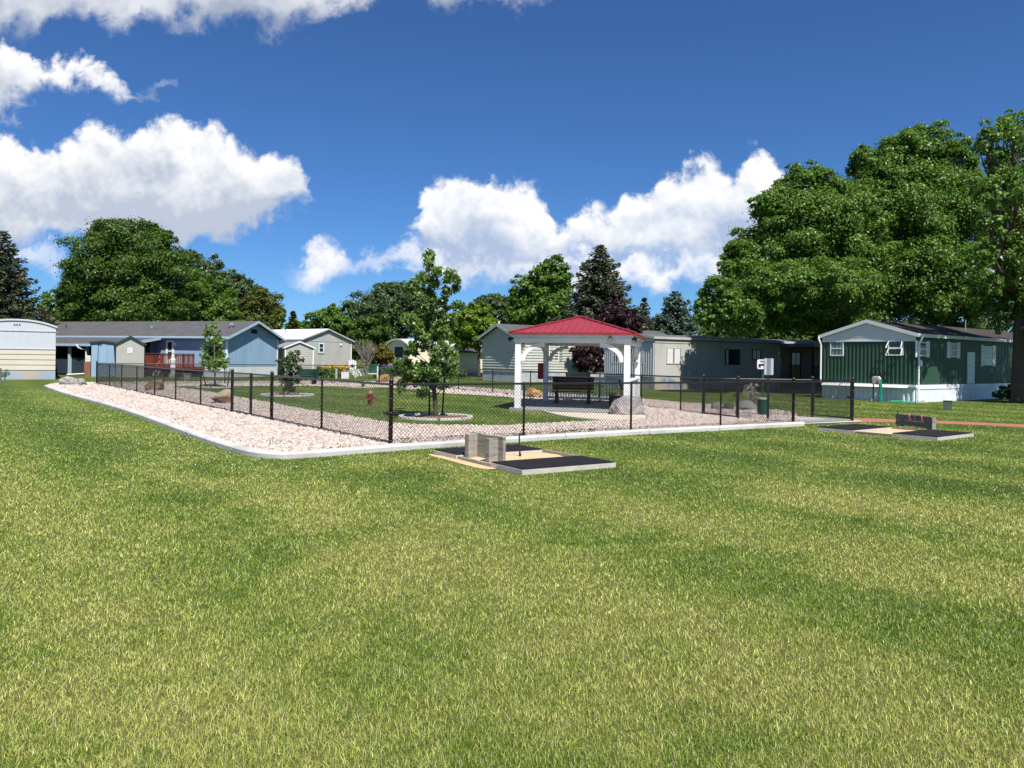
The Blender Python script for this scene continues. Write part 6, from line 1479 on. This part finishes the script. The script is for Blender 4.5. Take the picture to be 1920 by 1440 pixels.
banks = [
 # low thin layers near the skyline
 bank([(-300,545),(0,455),(60,458),(120,480),(140,540),(480,545),(505,520),(560,500),(600,452),(640,455),(665,490),(700,480),(735,472),(775,448),(800,462),(850,450),(1000,470),(1300,480),(1420,440),(1500,470),(2200,470)],
      [(-300,540),(0,505),(60,520),(120,520),(140,530),(480,535),(505,524),(560,545),(600,552),(640,540),(700,535),(770,522),(850,548),(1000,556),(1150,560),(1240,568),(1300,552),(1420,560),(1500,560),(2200,560)], .026, .035, (.54,.63,.78), (.97,.97,.98), -.25, .55, .95),
 # centre cumulus and its right hand tower
 bank([(620,560),(745,520),(762,432),(790,408),(815,358),(850,340),(895,328),(950,346),(1000,362),(1035,385),(1050,418),(1090,420),(1110,398),(1150,402),(1170,352),(1205,360),(1240,330),(1300,322),(1340,305),(1385,315),(1410,288),(1440,310),(1480,360),(1540,420),(1600,520),(1750,580)],
      [(620,540),(745,500),(762,448),(800,492),(850,520),(950,530),(1050,520),(1110,505),(1200,505),(1300,515),(1400,520),(1500,520),(1600,510),(1750,560)],   .018, .03, (.42,.52,.72), (1.0,1.0,1.0), .0, .85),
 # large left cumulus
 bank([(-500,250),(-200,240),(0,236),(50,255),(95,290),(140,265),(180,236),(230,250),(270,232),(320,230),(370,248),(420,258),(470,282),(520,294),(560,315),(584,345),(598,390),(606,460),(640,620)],
      [(-500,470),(-200,470),(0,470),(100,468),(250,470),(380,472),(480,448),(540,428),(575,402),(592,388),(602,395),(640,400)],   .018, .03, (.50,.56,.68), (1.0,1.0,1.0), .12, 1.0),
 # ragged cloud above it
 bank([(-500,60),(-200,75),(0,82),(30,92),(60,92),(90,122),(130,124),(170,130),(210,140),(240,155),(270,178),(300,168),(330,162),(342,200),(380,340)],
      [(-500,230),(-200,230),(0,222),(25,215),(50,200),(90,188),(150,190),(200,195),(250,196),(300,194),(330,182),(342,184),(380,190)], .014, .03, (.52,.57,.68), (.98,.98,.99), .1, .7),
 # grey shelf along the top
 bank([(-500,-400),(0,-400),(500,-400),(760,-400),(850,-300),(1000,-200),(1100,-100),(1200,-60),(1400,-400),(2200,-400)],
      [(-500,80),(0,86),(60,80),(150,62),(200,78),(270,66),(350,72),(430,72),(500,82),(560,76),(620,45),(690,18),(760,-10),(800,16),(870,34),(950,36),(1040,18),(1100,-60),(1300,-200),(2200,-390)], .02, .035, GR2, (.80,.82,.86), -.2, .35, .93)]
c = skyc
for den, colr in banks:
    cc = nt.mix(1.0, colr, (CLOUDK,CLOUDK,CLOUDK*1.0), 'MULTIPLY'); cc.node.clamp_result = False
    c = nt.mix(nt.math('MULTIPLY', den, nt.math('GREATER_THAN', sep.outputs[1], .1)), c, cc)
# unseen broken cloud added behind the viewer for white fill light
dn = nt.noise(d, 2.6, 6, .6, .4); up = nt.smooth(sep.outputs[2], .05, .25); behind = nt.smooth(sep.outputs[1], .25, -.05)
oc = nt.math('MULTIPLY', nt.math('MULTIPLY', nt.smooth(dn, .55, .68), up), behind)
c = nt.mix(oc, c, (.90*CLOUDK,.92*CLOUDK,.96*CLOUDK)); c.node.clamp_result = False
bg = nt.new('ShaderNodeBackground', ins={'Color': c, 'Strength': SKYK}); nt.l.new(bg.outputs[0], out.inputs[0])
world.cycles.sampling_method = 'MANUAL'; world.cycles.sample_map_resolution = 512
S = Vector((SUN_AZ.x*math.cos(SUN_EL), SUN_AZ.y*math.cos(SUN_EL), math.sin(SUN_EL)))
ld = bpy.data.lights.new('sun', 'SUN'); ld.energy = SUNK; ld.angle = R(.53); ld.color = (1.0,.955,.89)
lo_ = bpy.data.objects.new('sun', ld); COL.objects.link(lo_); lo_.rotation_euler = S.to_track_quat('Z','Y').to_euler(); lo_.location = (20,-30,60)
cd = bpy.data.cameras.new('camera'); cam = bpy.data.objects.new('camera', cd); COL.objects.link(cam); scene.camera = cam
cd.sensor_width = 36; cd.lens = 36*F/1920; cd.shift_y = -(720-CY)/1920; cd.clip_end = 5000; cd.clip_start = .05
cam.matrix_world = Matrix.Translation((0,0,EYE)) @ Matrix.Rotation(R(90),4,'X') @ Matrix.Rotation(ROLL,4,'Z')
vs = scene.view_settings; vs.view_transform = 'Standard'; vs.look = 'None'; vs.gamma = 1; vs.use_curve_mapping = False; vs.exposure = EXPO
scene.render.engine = 'CYCLES'; scene.cycles.max_bounces = 6; scene.cycles.diffuse_bounces = 3; scene.cycles.transparent_max_bounces = 4; scene.cycles.caustics_reflective = False; scene.cycles.caustics_refractive = False
